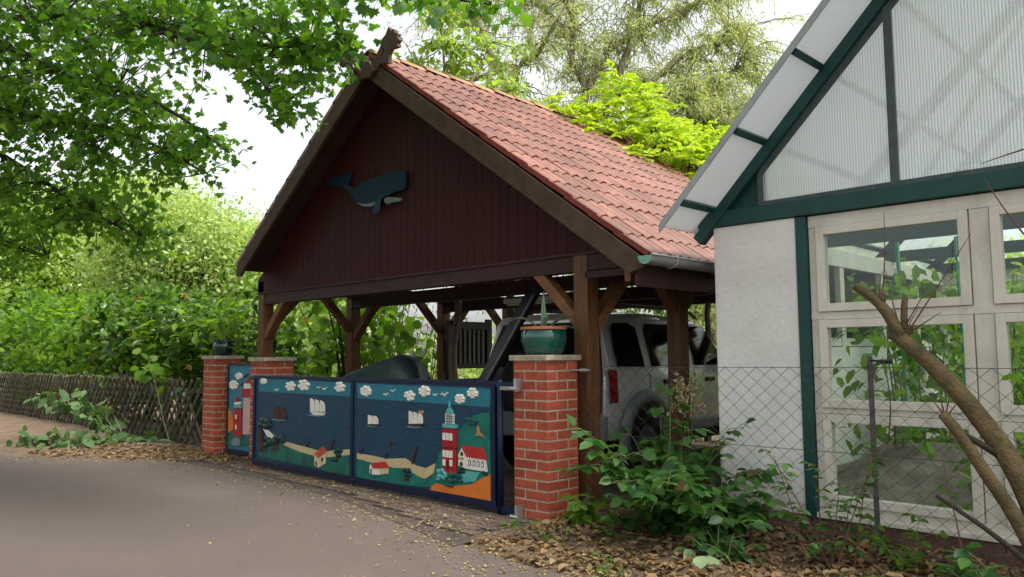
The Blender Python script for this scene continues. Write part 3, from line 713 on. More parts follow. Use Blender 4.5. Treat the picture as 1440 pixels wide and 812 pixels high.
# plinth of single bricks
pl = MB().box((GX0+.02,GHY-.008,-.15), (GX1,GHY+.2,.196)).build('plinth', mortar, gh)
pb = brick_mesh('plinth_brick', .235, .10, .066, brick_dark)
for r in range(4):
    x = GX0+.12-(.12 if r % 2 else 0)
    while x < 4.6:
        if x > GX0: 
            o = link('brick', pb, pl); o.location = (x-4.15, GHY+.022-(GHY+2.7)+random.uniform(-.003,.003), .160-r*.077-.1); o.rotation_euler.z = random.uniform(-.01,.01)
        x += .246
MB().box((1.848,GHY-.04,.19), (1.928,GHY+.10,2.40)).build('corner_post', gh_green, gh, bevel=.004)
MB().box((1.02,GHY-.05,2.408), (GX1+.1,GHY+.12,2.53)).build('gable_beam', gh_green, gh, bevel=.004)
# windows: outer frame, then one sash with pane per opening
xs0 = 1.932; pitch = 1.135
fr = MB()
rows = [(.345,.90),(1.03,1.58),(1.725,2.265)]
for z0, z1 in ((.20,.30),(.945,.99),(1.625,1.68),(2.31,2.40)): fr.box((xs0,GHY-.005,z0), (GX1-.6,GHY+.09,z1))
for i in range(5): 
    x = xs0+i*pitch; fr.box((x-(.06 if i else 0),GHY+.0,.30), (x+.055,GHY+.085,2.31))
frame = fr.build('window_frame', frame_m, gh, bevel=.003)
MB().box((xs0,GHY-.05,.20), (GX1-.6,GHY-.007,.235)).build('sill', frame_m, gh, bevel=.004)
for i in range(4):
    xa, xb = xs0+i*pitch+.062, xs0+(i+1)*pitch-.066
    for (z0, z1) in rows:
        za, zb, s = z0-.042, z1+.042, .058
        wmb = MB(); y0, y1 = GHY-.025, GHY+.05
        wmb.box((xa,y0,za), (xa+s,y1,zb)).box((xb-s,y0,za), (xb,y1,zb)).box((xa+s,y0+.001,za), (xb-s,y1-.001,za+s)).box((xa+s,y0+.001,zb-s), (xb-s,y1-.001,zb))
        win = wmb.build('window', frame_m, gh, bevel=.003)
        MB().box((xa+s-.004,GHY+.010,za+s-.004), (xb-s+.004,GHY+.014,zb-s+.004)).build('pane', glass, win)
# gable: rafters, ribbed sheets, battens
def rafter(name, xa, xb, y, w, m, off=0, dep=.12):
    return MB().prism([(xa,y,gzr(xa)+off),(xb,y,gzr(xb)+off),(xb,y,gzr(xb)+off-dep*1.41),(xa,y,gzr(xa)+off-dep*1.41)], (0,w,0)).build(name, m, gh)
MB().prism([(.98,GHY-.06,2.34),(.98+.06,GHY-.06,2.28),(GRX,GHY-.06,gzr(GRX)-.10),(GRX,GHY-.06,gzr(GRX)+.03)], (0,.09,0)).build('rafter', gh_green, gh)
MB().prism([(2*GRX-.98,GHY-.06,2.34),(2*GRX-1.04,GHY-.06,2.28),(GRX,GHY-.06,gzr(GRX)-.10),(GRX,GHY-.06,gzr(GRX)+.03)], (0,.09,0)).build('rafter', gh_green, gh)
MB().prism([(1.22,GHY+.012,2.531),(1.60,GHY+.012,2.531),(1.60,GHY+.012,gzr(1.60)-.1)], (0,.03,0)).build('gable_corner', gh_green, gh)
bx_ = [1.575, 2.57, 3.60, 4.15+.55, 5.73, 6.72]
for a, b in zip(bx_[:-1], bx_[1:]):
    pts = [(a,2.535),(b,2.535),(b,gzr(b)-.13)] + ([(GRX,gzr(GRX)-.13)] if a < GRX < b else []) + [(a,gzr(a)-.13)]
    MB().prism([(x,GHY+.0,z) for x, z in pts], (0,.010,0)).build('ribbed_panel', poly_m, gh)
for x in bx_[1:-1]: MB().box((x-.027,GHY-.03,2.531), (x+.027,GHY-.002,gzr(x)-.14)).build('batten', gh_grey, gh)
MB().box((1.56,GHY-.022,2.531), (6.8,GHY-.002,2.565)).build('batten', gh_grey, gh)
MB().prism([(1.56,GHY-.022,gzr(1.56)-.20),(1.56,GHY-.022,gzr(1.56)-.13),(GRX,GHY-.022,gzr(GRX)-.13),(GRX,GHY-.022,gzr(GRX)-.20)], (0,.020,0)).build('batten', gh_grey, gh)
MB().box((1.548,GHY-.023,2.531), (1.582,GHY-.003,gzr(1.56)-.16)).build('batten', gh_grey, gh)
# roof: purlins along y, translucent sheets on top, overhanging the gable
OVF = .27
for i in range(7):
    x = 1.16+i*.47; z = gzr(x)+.012
    for xx in (x, 2*GRX-x):
        if i < 6: MB().prism([(xx-.035,OVF+.02,z-.005),(xx,OVF+.02,z+.03),(xx+.035,OVF+.02,z-.005),(xx,OVF+.02,z-.04)], (0,GYB-OVF,0)).build('purlin', gh_green, gh)
for s in (0, 1):
    for (ya, yb) in ((OVF,GHY+.03),(GHY+.04,1.5),(1.51,2.7),(2.71,3.9),(3.91,5.1),(5.11,6.3)):
        pts = [(.975,ya,2.34+.045),(GRX,ya,gzr(GRX)+.055),(GRX,ya,gzr(GRX)+.065),(.975,ya,2.34+.057)]
        if s: pts = [(2*GRX-x, y, z) for x, y, z in pts]
        MB().prism(pts, (0,yb-ya,0)).build('roof_sheet', verge_sheet if ya < .5 else roof_sheet, gh)
pts = [(.97,OVF-.012,2.33),(GRX,OVF-.012,gzr(GRX)+.0),(GRX,OVF-.012,gzr(GRX)+.07),(.97,OVF-.012,2.40)]
MB().prism(pts, (0,.01,0)).build('verge_trim', zinc, gh)
MB().prism([(GRX-.05,OVF,gzr(GRX)+.07),(GRX+.05,OVF,gzr(GRX)+.07),(GRX,OVF,gzr(GRX)+.10)], (0,6,0)).build('ridge_cap', zinc, gh)
# inner rafters, ties and braces seen through the glass
for y in (2.6, 4.4, 6.15):
    for s in ((1, -1) if y > 6 else (1,)):
        f = lambda x: x if s == 1 else 2*GRX-x
        MB().prism([(f(1.1),y,gzr(1.1)-.02),(f(GRX),y,gzr(GRX)-.02),(f(GRX),y,gzr(GRX)-.16),(f(1.24),y,gzr(1.1)-.02)], (0,.06,0)).build('rafter', gh_green, gh)
    MB().box((1.2,y,2.40), (7.1,y+.06,2.52)).build('tie_beam', gh_green, gh)
    if y < 3: MB().tube([(1.9,y+.03,2.5),(3.2,y+.03,4.4)], .03, 6).build('strut', frame_m, gh)
# left side and back: low white wall, white posts, rails and panes
MB().box((GX0+.01,GHY+.23,0), (GX0+.15,GYB,1.44)).build('side_wall', plaster, gh)
MB().box((GX0+.01,GYB,0), (GX1,GYB+.14,.70)).build('back_wall', plaster, gh)
MB().box((GX0+.02,GHY+.23,2.24), (GX0+.14,GYB,2.40)).build('eave_plate', frame_m, gh)
MB().box((GX0+.02,GYB+.01,2.24), (GX1,GYB+.13,2.40)).build('eave_plate', frame_m, gh)
for y in (1.9,3.0,4.1,5.2,6.2): MB().box((GX0+.03,y-.05,.75), (GX0+.13,y+.05,2.24)).build('side_post', frame_m, gh)
for x in (2.2,3.2,4.2,5.2,6.2): MB().box((x-.05,GYB+.02,.70), (x+.05,GYB+.12,2.24)).build('back_post', frame_m, gh)
MB().box((GX0+.04,GHY+.25,1.45), (GX0+.12,GYB,1.53)).build('side_rail', frame_m, gh); MB().box((GX0+.2,GYB+.03,1.45), (GX1,GYB+.11,1.53)).build('back_rail', frame_m, gh)
MB().box((GX0+.078,GHY+.25,1.44), (GX0+.082,GYB,2.24)).build('side_pane', glass, gh); MB().box((GX0+.2,GYB+.068,.70), (GX1,GYB+.072,2.24)).build('back_pane', glass, gh)
MB().box((GX1-.1,GHY+.1,0), (GX1,GYB,.75)).build('side_wall', plaster, gh); MB().box((GX1-.06,GHY+.1,.75), (GX1-.055,GYB,2.40)).build('side_pane', glass, gh)
# soil mound inside
mb = MB(); gxs = np.linspace(1.35,7.0,40); gys = np.linspace(1.0,6.1,36)
def mound(x, y): return .20+.42*math.exp(-((x-2.15)/.75)**2-((y-2.5)/.8)**2)+.1*math.exp(-((x-3.6)/.6)**2-((y-2.2)/.7)**2)+.03*math.sin(9*x+4*y)+.02*math.sin(17*y-8*x)
mb.v = [(x,y,mound(x,y)) for x in gxs for y in gys]; mb.f = [(i*36+j,(i+1)*36+j,(i+1)*36+j+1,i*36+j+1) for i in range(39) for j in range(35)]
gs = mb.build('greenhouse_soil', mat('greenhouse_earth', (.17,.14,.12), .95, .45, 7, bump=.8, bscale=40), smooth=True, fix=False); gs['kind'] = 'structure'

def climber(x, y, h, n, label, m, size, tm=OVAL, spread=.40, sticks=True, base=None):
    z0 = mound(x, y) if base is None else base
    t = thing('greenhouse_plant', label, 'plant', (x, y, z0), 'plants inside the greenhouse')
    st = MB(); P = []
    for k in range(3):
        ph = random.random()*6; path = [(x+.05*k*math.sin(ph)+.10*i/6*math.sin(ph+i), y+.10*i/6*math.cos(ph*2+i), z0+h*i/6) for i in range(7)]
        st.tube(path, [.010-.001*i for i in range(7)], 5)
        for i in range(n//3):
            f = random.random()*5.99; a = Vector(path[int(f)]).lerp(Vector(path[int(f)+1]), f % 1); P.append(np.array(a)+rng.normal(size=3)*np.array([spread,spread,.10])*.6)
    st.build('stem', stem_m, t)
    leafmesh('foliage', P, rdir(len(P), .5), size*(.6+.7*rng.random(len(P))), tm, m, t)
    return t
climber(2.0,2.2,1.5,210,'bright leafy plant on earth mound behind the lowest pane',lf_hazel,.13)
climber(1.75,3.6,1.9,320,'tall climbing plant by the side wall of the greenhouse',lf_hazel,.15)
climber(2.6,3.3,1.9,300,'tied climbing plant on green twine in the greenhouse',lf_lime,.13)
climber(3.3,3.0,1.9,300,'dense dark plant behind second window column',lf_hazel,.13)
climber(2.2,5.2,2.0,420,'pale green plant by the back posts of the greenhouse',lf_lime,.15)
climber(3.1,4.8,2.0,360,'broad leaved plant near the back wall of the greenhouse',lf_hazel,.16, ROUND)
climber(2.85,1.55,.55,80,'low plant with pink flower behind lower window',lf_hazel,.11)
climber(3.05,2.1,1.1,140,'knee high green plant behind the pruned shrub windows',lf_hazel,.12)
climber(3.7,4.0,1.9,260,'tall plant behind the right hand windows',lf_lime,.14)
climber(1.55,4.9,1.6,200,'leafy plant in the far side corner of the greenhouse',lf_hazel,.14)
climber(3.9,2.4,1.6,200,'bushy plant behind the last window column',lf_hazel,.14)
fl = thing('pink_flower', 'pink flower above the earth behind the lower window', 'flower', (2.83,1.5,.26))
MB().tube([(2.83,1.5,.26),(2.84,1.5,.74)], .006, 5).build('stem', stem_m, fl); leafmesh('petals', np.tile((2.84,1.5,.75),(8,1)), rdir(8), .06, ROUND, lf_pink, fl)
for i, (x, y) in enumerate([(1.85,2.9),(2.35,2.9),(2.6,3.3),(2.0,4.2)]):
    MB().tube([(x,y,.3),(x+.01,y,1.4),(x,y,2.42)], .012 if i else .02, 5).build('twine_string', twine_m, gh)

# ================================================================== SILVER CAR
def car():
    t = thing('parked_car', 'silver off-road car with roof rails parked nose-in under the carport', 'car', (-1.60, 3.57, .022), None, math.radians(5)); t.scale = (1,1,1.03)
    st = [  # y, belt half width, roof half width, bottom, belt z, roof z
        (-2.14,.84,.64,.46,1.13,1.70),(-2.02,.88,.68,.44,1.13,1.76),(-1.2,.90,.72,.42,1.13,1.80),(.05,.90,.72,.42,1.12,1.78),(.35,.90,.70,.42,1.12,1.70),
        (1.02,.90,.72,.42,1.10,1.15),(1.75,.88,.70,.42,1.06,1.09),(2.08,.82,.64,.44,.95,.98),(2.16,.76,.58,.50,.85,.87)]
    vs = []; fs = []; K = 0
    for (y, bw, rw, zb, zl, zr) in st:
        half = [(bw*.55,zb),(bw*.94,zb+.02),(bw*.99,zb+.18),(bw,(zb+zl)/2+.06),(bw*.985,zl-.04),(bw*.965,zl),(rw+.02,zr-.09),(rw-.05,zr-.025),(rw*.5,zr)]
        ring = half+[(-x,z) for x, z in reversed(half)]; K = len(ring)
        for x, z in ring:
            yy = y
            if y < -2.1: yy = y + .20*max(0,(z-1.1)/.6)
            vs.append((x,yy,z))
    for i in range(len(st)-1):
        for j in range(K): fs.append((i*K+j, (i+1)*K+j, (i+1)*K+(j+1) % K, i*K+(j+1) % K))
    fs.append(tuple(range(K))); fs.append(tuple((len(st)-1)*K+j for j in range(K-1,-1,-1)))
    body = MB().add(vs, fs).build('body', car_silver, t, local=True, smooth=False)
    # wheel arches cut out of the body
    for yw in (-1.42, 1.28):
        cm = MB().lathe([(0,-1.2),(.44,-1.2),(.44,1.2),(0,1.2)], (0,yw,.40), 28, 'x').mesh('arch_cut', None); co = bpy.data.objects.new('arch_cut', cm); COL.objects.link(co); co.parent = t
        bo = body.modifiers.new('cut', 'BOOLEAN'); bo.object = co; bo.operation = 'DIFFERENCE'; bo.solver = 'EXACT'
        bpy.context.view_layer.update()
        me = bpy.data.meshes.new_from_object(body.evaluated_get(bpy.context.evaluated_depsgraph_get()))
        body.modifiers.clear(); body.data = me; bpy.data.objects.remove(co)
    bm = bmesh.new(); bm.from_mesh(body.data); bmesh.ops.remove_doubles(bm, verts=bm.verts, dist=.0005); bm.to_mesh(body.data); bm.free()
    m = body.modifiers.new('bevel','BEVEL'); m.width = .03; m.segments = 3; m.limit_method = 'ANGLE'; m.angle_limit = .45
    body.data.polygons.foreach_set('use_smooth', [True]*len(body.data.polygons))
    MB().box((-.70,-1.9,.30), (.70,2.0,.60)).build('chassis', black_m, t, local=True)
    def sx(y, z): # cabin side plane
        f = (z-1.13)/.58; return .868*(1-f)+.735*f
    def side_panel(name, pts, m, th=.012, par=t):
        for s in (1, -1):
            o = MB().prism([(s*(sx(y,z)-.002),y,z) for y, z in pts], (s*th,0,0)).build(name, m, par, local=True, bevel=.008)
    side_panel('side_window', [(-1.93,1.20),(-1.36,1.19),(-1.40,1.62),(-1.52,1.66),(-1.84,1.65),(-1.90,1.58)], car_glass)
    side_panel('side_window', [(-1.22,1.19),(-.32,1.19),(-.32,1.66),(-1.18,1.66),(-1.24,1.60)], car_glass)
    side_panel('side_window', [(-.20,1.19),(.72,1.19),(.66,1.26),(.28,1.63),(.20,1.66),(-.20,1.66)], car_glass)
    for s in (1, -1):
        for y in (-1.31, -.26):
            MB().prism([(s*.899,y-.004,.62),(s*.899,y+.004,.62),(s*.885,y+.004,1.12),(s*.885,y-.004,1.12)], (s*.006,0,0)).build('door_gap', black_m, t, local=True)
            MB().prism([(s*.855,y-.02,1.17),(s*.855,y+.02,1.17),(s*.735,y+.02,1.70),(s*.735,y-.02,1.70)], (s*.006,0,0)).build('door_pillar', car_silver, t, local=True)
        for y in (-1.02, .04): MB().box((s*.895-.012,y,1.00), (s*.895+.03,y+.20,1.05)).build('door_handle', black_m, t, local=True, bevel=.01)
        # arch flares
        for yw in (-1.42, 1.28):
            mb = MB(); n = 16; vs = []
            for i in range(n+1):
                a = -.25+(PI+.5)*i/n
                for r, xo in ((.43,.90),(.43,.955),(.52,.95),(.56,.895)): vs.append((s*xo, yw+r*math.cos(a), .40+r*math.sin(a)))
            mb.add(vs, [(i*4+j,(i+1)*4+j,(i+1)*4+j+1,i*4+j+1) for i in range(n) for j in range(3)]); mb.build('wheel_arch', car_grey, t, local=True, smooth=True)
            wl = MB().lathe([(.22,-.11),(.33,-.11),(.365,-.08),(.37,0),(.365,.08),(.33,.11),(.22,.11)], (s*.80,yw,.37), 28, 'x').build('wheel', tyre_m, t, local=True, smooth=True)
            MB().lathe([(.0,.06),(.05,.075),(.12,.06),(.20,.085),(.235,.105)] if s > 0 else [(.0,-.06),(.05,-.075),(.12,-.06),(.20,-.085),(.235,-.105)], (s*.80,yw,.37), 20, 'x').build('rim', rim_m, wl, local=True, smooth=True)
        MB().box((s*.90-.03,-.98,.46), (s*.90+.045,.82,.58)).build('side_sill', car_grey, t, local=True, bevel=.02)
        # roof rails, tail lamps, mirrors
        MB().tube([(s*.66,-1.75,1.79),(s*.66,-1.6,1.85),(s*.66,-.2,1.855),(s*.66,.1,1.83),(s*.66,.25,1.77)], .021, 8).build('roof_rail', black_m, t, local=True, smooth=True)
        MB().prism([(s*.872,-2.09,.84),(s*.892,-1.96,.84),(s*.872,-1.95,1.16),(s*.842,-2.08,1.18)], (s*.02,-.03,0)).build('tail_lamp', car_red, t, local=True, bevel=.02)
        MB().prism([(s*.93,.62,1.16),(s*1.10,.60,1.16),(s*1.10,.62,1.32),(s*.94,.64,1.33)], (0,.10,0)).build('side_mirror', black_m, t, local=True, bevel=.02)
    MB().prism([(-.80,-2.165,.73),(.80,-2.165,.73),(.815,-2.165,1.125),(-.815,-2.165,1.125)], (0,.03,0)).prism([(-.815,-2.165,1.125),(.815,-2.165,1.125),(.655,-1.98,1.665),(-.655,-1.98,1.665)], (0,.03,0)).build('tailgate_shade', black_m, t, local=True)  # near-black panel over the silver rear, carport shade put into its colour
    MB().prism([(-.60,-2.147,1.2),(.60,-2.147,1.2),(.52,-2.003,1.62),(-.52,-2.003,1.62)], (0,-.012,0)).build('rear_window', car_glass, t, local=True)
    MB().prism([(-.60,.97,1.20),(.60,.97,1.20),(.52,.42,1.68),(-.52,.42,1.68)], (0,.012,.012)).build('windscreen', car_glass, t, local=True)
    MB().box((-.86,-2.24,.46), (.86,-2.10,.72)).build('rear_bumper', car_grey, t, local=True, bevel=.03)
    MB().lathe([(.0,-.20),(.30,-.20),(.35,-.17),(.36,-.05),(.34,.0)], (-.05,-2.15,1.02), 28, 'y').build('spare_wheel', tyre_m, t, local=True, smooth=True)
    MB().box((-.82,2.10,.48), (.82,2.24,.72)).build('front_bumper', car_grey, t, local=True, bevel=.03)
car()

# ================================================================== THINGS UNDER THE CARPORT
# slatted door
sx_ = -5.62
sl = thing('slatted_door', 'dark slatted wooden door panel beside the carport posts', 'door', (sx_, 4.2, .0))
ya, yb = 3.70, 4.72
MB().box((sx_-.03,ya,.6), (sx_+.03,ya+.12,1.98)).box((sx_-.03,yb-.12,.6), (sx_+.03,yb,2.02)).box((sx_-.028,ya+.12,1.84), (sx_+.028,yb-.12,1.97)).box((sx_-.028,ya+.12,1.17), (sx_+.028,yb-.12,1.25)).box((sx_-.028,ya+.12,.6), (sx_+.028,yb-.12,1.0)).build('frame', wood_dark, sl)
MB().box((sx_-.02,ya+.12,1.25), (sx_-.005,yb-.12,1.84)).build('backing', wood_dark, sl)
for i in range(7): MB().box((sx_-.004,ya+.16+i*.105,1.26), (sx_+.022,ya+.205+i*.105,1.83)).build('slat', slat_m, sl)
for y in (ya+.06, yb-.06): MB().box((sx_-.035,y-.05,0), (sx_-.031+.06,y+.05,.6)).build('foot', wood_dark, sl)
st = thing('stair_rail', 'red wooden stair railing behind the slatted door', 'railing', (-6.2, 6.2, 0))
MB().beam((-6.3,5.6,2.0), (-6.3,7.2,1.05), .06, .09).build('hand_rail', red_wood, st)
for i in range(9): y = 5.7+i*.17; MB().box((-6.32,y,0.2), (-6.28,y+.05,1.93-.594*(y-5.6))).build('baluster', red_wood, st)
MB().box((-6.35,5.55,0), (-6.25,5.65,2.05)).build('newel', red_wood, st)
pk = thing('leaning_plank', 'dark plank leaning up from the floor behind the painted gate', 'plank', tuple(at(606,672,8.9)*np.array((1,1,0))))
A_, B_ = at(606,672,8.9), at(752,408,8.3)
MB().beam(A_, B_, .16, .05, (0,-1,.4)).build('board', wood_dark, pk)
MB().beam(A_+np.array((.02,-.03,-.06)), B_+np.array((.02,-.03,-.06)), .03, .03, (0,-1,.4)).build('edge_strip', slat_m, pk)
# covered trailer
c0 = at(545,560,9.6); tr = thing('covered_trailer', 'low trailer under a dark green tarp behind the painted gate', 'trailer', (c0[0], c0[1], .02))
prof = [(488,531),(500,522),(520,515),(540,507),(556,501),(570,499),(582,503),(592,513),(600,533)]
vs = []; n = len(prof)
for k, (dd, dz) in enumerate(((-.75,-.42),(-.70,-.05),(-.2,0),(.35,.0),(.7,-.06),(.75,-.42))):
    for q in prof: 
        p = at(q[0], q[1], 9.6); vs.append((p[0]+dd*.7*-1+.02*math.sin(q[0]), p[1]+dd*.7, p[2]+dz+.015*math.sin(q[0]*.31+k)))
fs = [(k*n+i,k*n+i+1,(k+1)*n+i+1,(k+1)*n+i) for k in range(5) for i in range(n-1)]
# close both ends down
MB().add(vs, fs).build('tarp', tarp_m, tr, smooth=True)
cx, cy = c0[0], c0[1]
MB().box((cx-.85,cy-.75,.45), (cx+.75,cy+.75,.80)).build('bed', black_m, tr)
for sy in (-.62,.62): MB().lathe([(0,-.08),(.26,-.08),(.28,0),(.26,.08),(0,.08)], (cx,cy+sy,.30), 20, 'y').build('wheel', tyre_m, tr, smooth=True)
# motor scooter-like clutter is kept simple: crates and a red box by the second post
bx1 = thing('storage_crate', 'reddish wooden crate behind the second carport post', 'crate', (.15, 3.2, .15))
for z in (.15,.32,.49): MB().box((-.12,2.95,z), (.42,3.00,z+.14)).build('slat', red_wood, bx1); MB().box((-.12,3.40,z), (.42,3.45,z+.14)).build('slat', red_wood, bx1)
for x in (-.12,.38): MB().box((x,3.0,.15), (x+.04,3.4,.63)).build('side_panel', red_wood, bx1)

# potted aloe, pot on the far pillar
def potted(x, y, z, r, h, m, rim, label, name):
    t = thing(name, label, 'plant pot', (x, y, z))
    MB().lathe([(0,0),(r*.70,0),(r*.84,h*.15),(r*.98,h*.5),(r*.97,h*.75),(r*.90,h*.90)], (x,y,z), 28).build('pot', m, t, smooth=True)
    MB().lathe([(r*.90,h*.885),(r*1.0,h*.90),(r*1.0,h),(r*.88,h),(r*.86,h*.86),(0,h*.86)], (x,y,z), 28).build('rim', rim, t)
    return t
t = potted(-.205,.19,1.385,.205,.245,pot_green,terra,'green glazed pot of aloe with terracotta rim on brick pillar','aloe_pot')
def blade(mb, base, d, ln, w, curl):
    d = Vector(d).normalized(); side = d.cross(Vector((0,0,1))); side = side.normalized() if side.length > .05 else Vector((1,0,0)); n = 8; o = len(mb.v)
    p = Vector(base); vs = []
    for i in range(n+1):
        f = i/n; ww = w*(1-f**2.2)*(.75+.5*min(f*3,1)*.5); q = d.copy(); q.z -= curl*f*f*2.2; q.normalize()
        if i: p = p+q*(ln/n)
        vs += [tuple(p-side*ww), tuple(p+Vector((0,0,-1.1*ww))), tuple(p+side*ww)]
    mb.add(vs, [(i*3+j,i*3+j+1,(i+1)*3+j+1,(i+1)*3+j) for i in range(n) for j in range(2)])
for (d, ln, w_, cu) in [((.05,-.05,1),.36,.028,.0),((-.62,-.62,.95),.42,.020,.75),((.62,.55,.95),.36,.030,.55),((.75,.75,.55),.42,.024,.75),((-.3,.5,.9),.30,.022,.45),((.5,-.4,.9),.26,.024,.5)]:
    mb = MB(); blade(mb, (-.205,.19,1.585), d, ln, w_, cu); mb.build('aloe_leaf', lf_aloe, t, smooth=True)
t = potted(-6.62,.31,1.414,.165,.22,pot_dark,pot_dark,'dark glazed pot with bushy green plant on far pillar','planter_pot')
P = np.array((-6.62,.31,1.92))+rng.normal(size=(130,3))*np.array((.26,.22,.17)); leafmesh('foliage', P, rdir(130,.3), .15*(.6+.6*rng.random(130)), OVAL, lf_hazel, t, upw=1.4)
mb = MB()
for i in range(7): a = i*.9; mb.tube([(-6.62,.31,1.6),(-6.62+.07*math.cos(a),.31+.07*math.sin(a),1.75),(-6.62+.2*math.cos(a),.31+.2*math.sin(a),1.9)], .006, 4)
mb.build('stems', stem_m, t)

# ================================================================== LATTICE FENCE (crossed half-round slats)
lfz = thing('lattice_fence', 'weathered brown lattice fence of crossed diagonal slats along the hedge', 'fence', (-12.5,.32,.05))
FX0, FX1, FY, FZ0, FZ1 = -20.5, -6.95, .32, .07, 1.05
def half_round(name, L, r):
    mb = MB(); n = 5; vs = []
    for z in (0, L):
        for i in range(n): a = PI*i/(n-1); vs.append((r*math.cos(a), -r*.8*math.sin(a), z))
    mb.add(vs, [(i,i+1,n+i+1,n+i) for i in range(n-1)]+[(n-1,0,n,2*n-1), tuple(range(n-1,-1,-1)), tuple(range(n,2*n))]); return mb.mesh(name, lattice_m)
dx = .90; Ls = math.hypot(dx, FZ1-FZ0); la = math.atan2(dx, FZ1-FZ0); hm = half_round('slat', Ls, .028)
x = FX0
k = 0
while x < FX1-.15:
    if x+dx < FX1+.02:
        o = link('slat', hm, lfz); o.location = (x+12.5, -.012, FZ0-.05+random.uniform(-.02,.02)); o.rotation_euler = (0, la+random.uniform(-.015,.015), 0)
    if x-dx > FX0-.6 :
        o = link('slat', hm, lfz); o.location = (x+12.5, .014, FZ0-.05+random.uniform(-.02,.02)); o.rotation_euler = (0, -la+random.uniform(-.015,.015), 0)
    x += .225
for z in (.30,.85): MB().box((FX0-.3,.345,z), (FX1,.385,z+.06)).build('rail', lattice_m, lfz)
for i in range(8): x = -20.2+i*1.87; MB().tube([(x,.42,-.02),(x,.42,1.10)], .045, 8).build('post', lattice_m, lfz)

# ================================================================== CHAIN LINK FENCE
cf = thing('chain_link_fence', 'wire mesh fence running from the brick pillar past the greenhouse', 'fence', (2.0,.40,.1))
CW = .125; FH0, FH1 = .06, 1.285
def zig(ph):
    nseg = 22; path = []
    for i in range(nseg+1): path.append((0 if (i+ph) % 2 == 0 else CW/2, .004*(1 if (i+ph) % 2 else -1), (FH1-FH0)*i/nseg))
    return MB().tube(path, .0021, 4, False).mesh('wire', wire_m)
zm = (zig(0), zig(1)); i = 0; x = .06
while x < 3.75:
    o = link('wire', zm[i % 2], cf); o.location = (x-2.0, 0, FH0-.1); i += 1; x += CW/2
for z in (FH1, .72, FH0+.02): MB().tube([(.0,.40,z),(.9,.40,z-.006),(2.48,.40,z),(3.8,.40,z-.004)], .0022, 5).build('tension_wire', wire_m, cf)
MB().box((2.465,.41,.0), (2.50,.414,1.36)).box((2.465,.414,.0), (2.469,.445,1.36)).build('fence_post', rust, cf)
MB().tube([(2.49,.40,1.33),(2.60,.39,1.325)], .008, 6).tube([(2.56,.39,1.325),(2.63,.39,1.322)], .016, 6).build('wire_tensioner', black_m, cf)
for z in (1.25,.72): MB().tube([(.005,.30,z),(.04,.37,z),(.14,.40,z)], .009, 6).tube([(.05,.38,z),(.10,.395,z)], .016, 6).build('wire_tensioner', steel, cf)

# ================================================================== TREES
def resample(path, step=.35, wob=.0, freq=3.0):
    out = []; ph = random.random()*9
    path = [np.array(p, float) for p in path]
    for a, b in zip(path[:-1], path[1:]):
        n = max(1, int(np.linalg.norm(b-a)/step))
        for i in range(n): out.append(a+(b-a)*i/n)
    out.append(path[-1]); out = np.array(out)
    # soften corners
    for _ in range(2):
        q = out.copy(); q[1:-1] = (out[:-2]+2*out[1:-1]+out[2:])/4; out = q
    if wob:
        k = np.arange(len(out))*step
        out = out + np.stack([np.sin(k*freq+ph), np.cos(k*freq*1.17+ph*2), .5*np.sin(k*freq*.9+ph*3)], 1)*wob*np.minimum(1, np.arange(len(out))/3)[:,None]
    return out
def limb(mb, path, r0, r1, n=6): mb.tube([tuple(p) for p in path], list(np.linspace(r0, r1, len(path))), n)

# maple whose boughs hang over the lane; more added out of view for shade
mp = thing('maple_tree', 'large maple with drooping boughs reaching over the lane to the roof peak, plus added unseen boughs for shade', 'tree', tuple(at(-420,560,11)*np.array((1,1,0))))
A3 = lambda *q: at(*q)
base = np.array(mp.location); trunk_top = at(-380,60,10.5)
tk = MB(); limb(tk, resample([base, base+np.array((0,0,1.5)), at(-400,250,10.8), trunk_top, at(-380,-300,10.5)], .5, .04), .30, .14, 12)
trk = tk.build('trunk', bark_dark, mp, smooth=True)
limbs = [[(-390,200,10.6),(-150,110,9.8),(60,165,9.2),(190,195,8.8),(290,240,8.5)],
         [(-385,60,10.5),(-100,20,9.6),(150,20,8.4),(330,50,7.4),(420,75,6.9),(478,60,6.6)],
         [(-150,110,9.8),(0,215,9.6),(110,290,9.5),(195,335,9.1)],
         [(150,20,8.4),(280,60,7.8),(350,85,7.5),(405,150,7.2)],
         [(-100,20,9.6),(80,95,8.9),(230,150,8.4),(320,215,8.1)],
         [(-380,-120,10.5),(-50,-130,9),(250,-90,7.6),(470,-45,6.4),(600,-8,5.7),(690,2,5.5)],
         [(-385,60,10.5),(-200,260,10.4),(-40,330,10.2),(60,365,10)],
         [(-380,-120,10.5),(0,-60,9.5),(100,40,9.6),(170,120,9.6),(250,200,9.4)]]
lp = []; bm_ = MB()
for l in limbs:
    p = resample([A3(*q) for q in l], .3, .05, 2.2); limb(bm_, p, .055, .012, 6); lp.append(p)
bm_.build('boughs', bark_dark, mp, smooth=True)['kind'] = 'stuff'
LP = np.concatenate(lp)
lobes = [(40,50,150,9.4,1.3),(190,60,120,8.6,1.2),(320,40,60,7.6,.8),(60,200,130,9.5,1.0),(160,190,90,9,.9),(230,205,55,8.8,.7),(295,225,38,8.4,.5),(30,320,70,9.9,.7),(120,300,55,9.4,.7),(190,300,40,9.2,.5),(205,335,28,9.1,.4),
         (400,45,70,7.2,.8),(390,120,35,7.2,.4),(415,155,22,7.1,.3),(455,45,42,6.7,.5),(474,66,16,6.5,.3),(440,110,25,6.9,.3),(500,-22,24,6.2,.4),(605,-14,24,5.8,.4),(670,-12,24,5.5,.3),
         (-120,80,170,10,1.5),(-130,290,130,10.2,1.2),(100,-120,170,9,1.5),(330,-110,150,7.6,1.4),(520,-80,80,6.6,1),(-300,-50,200,10.5,2)]
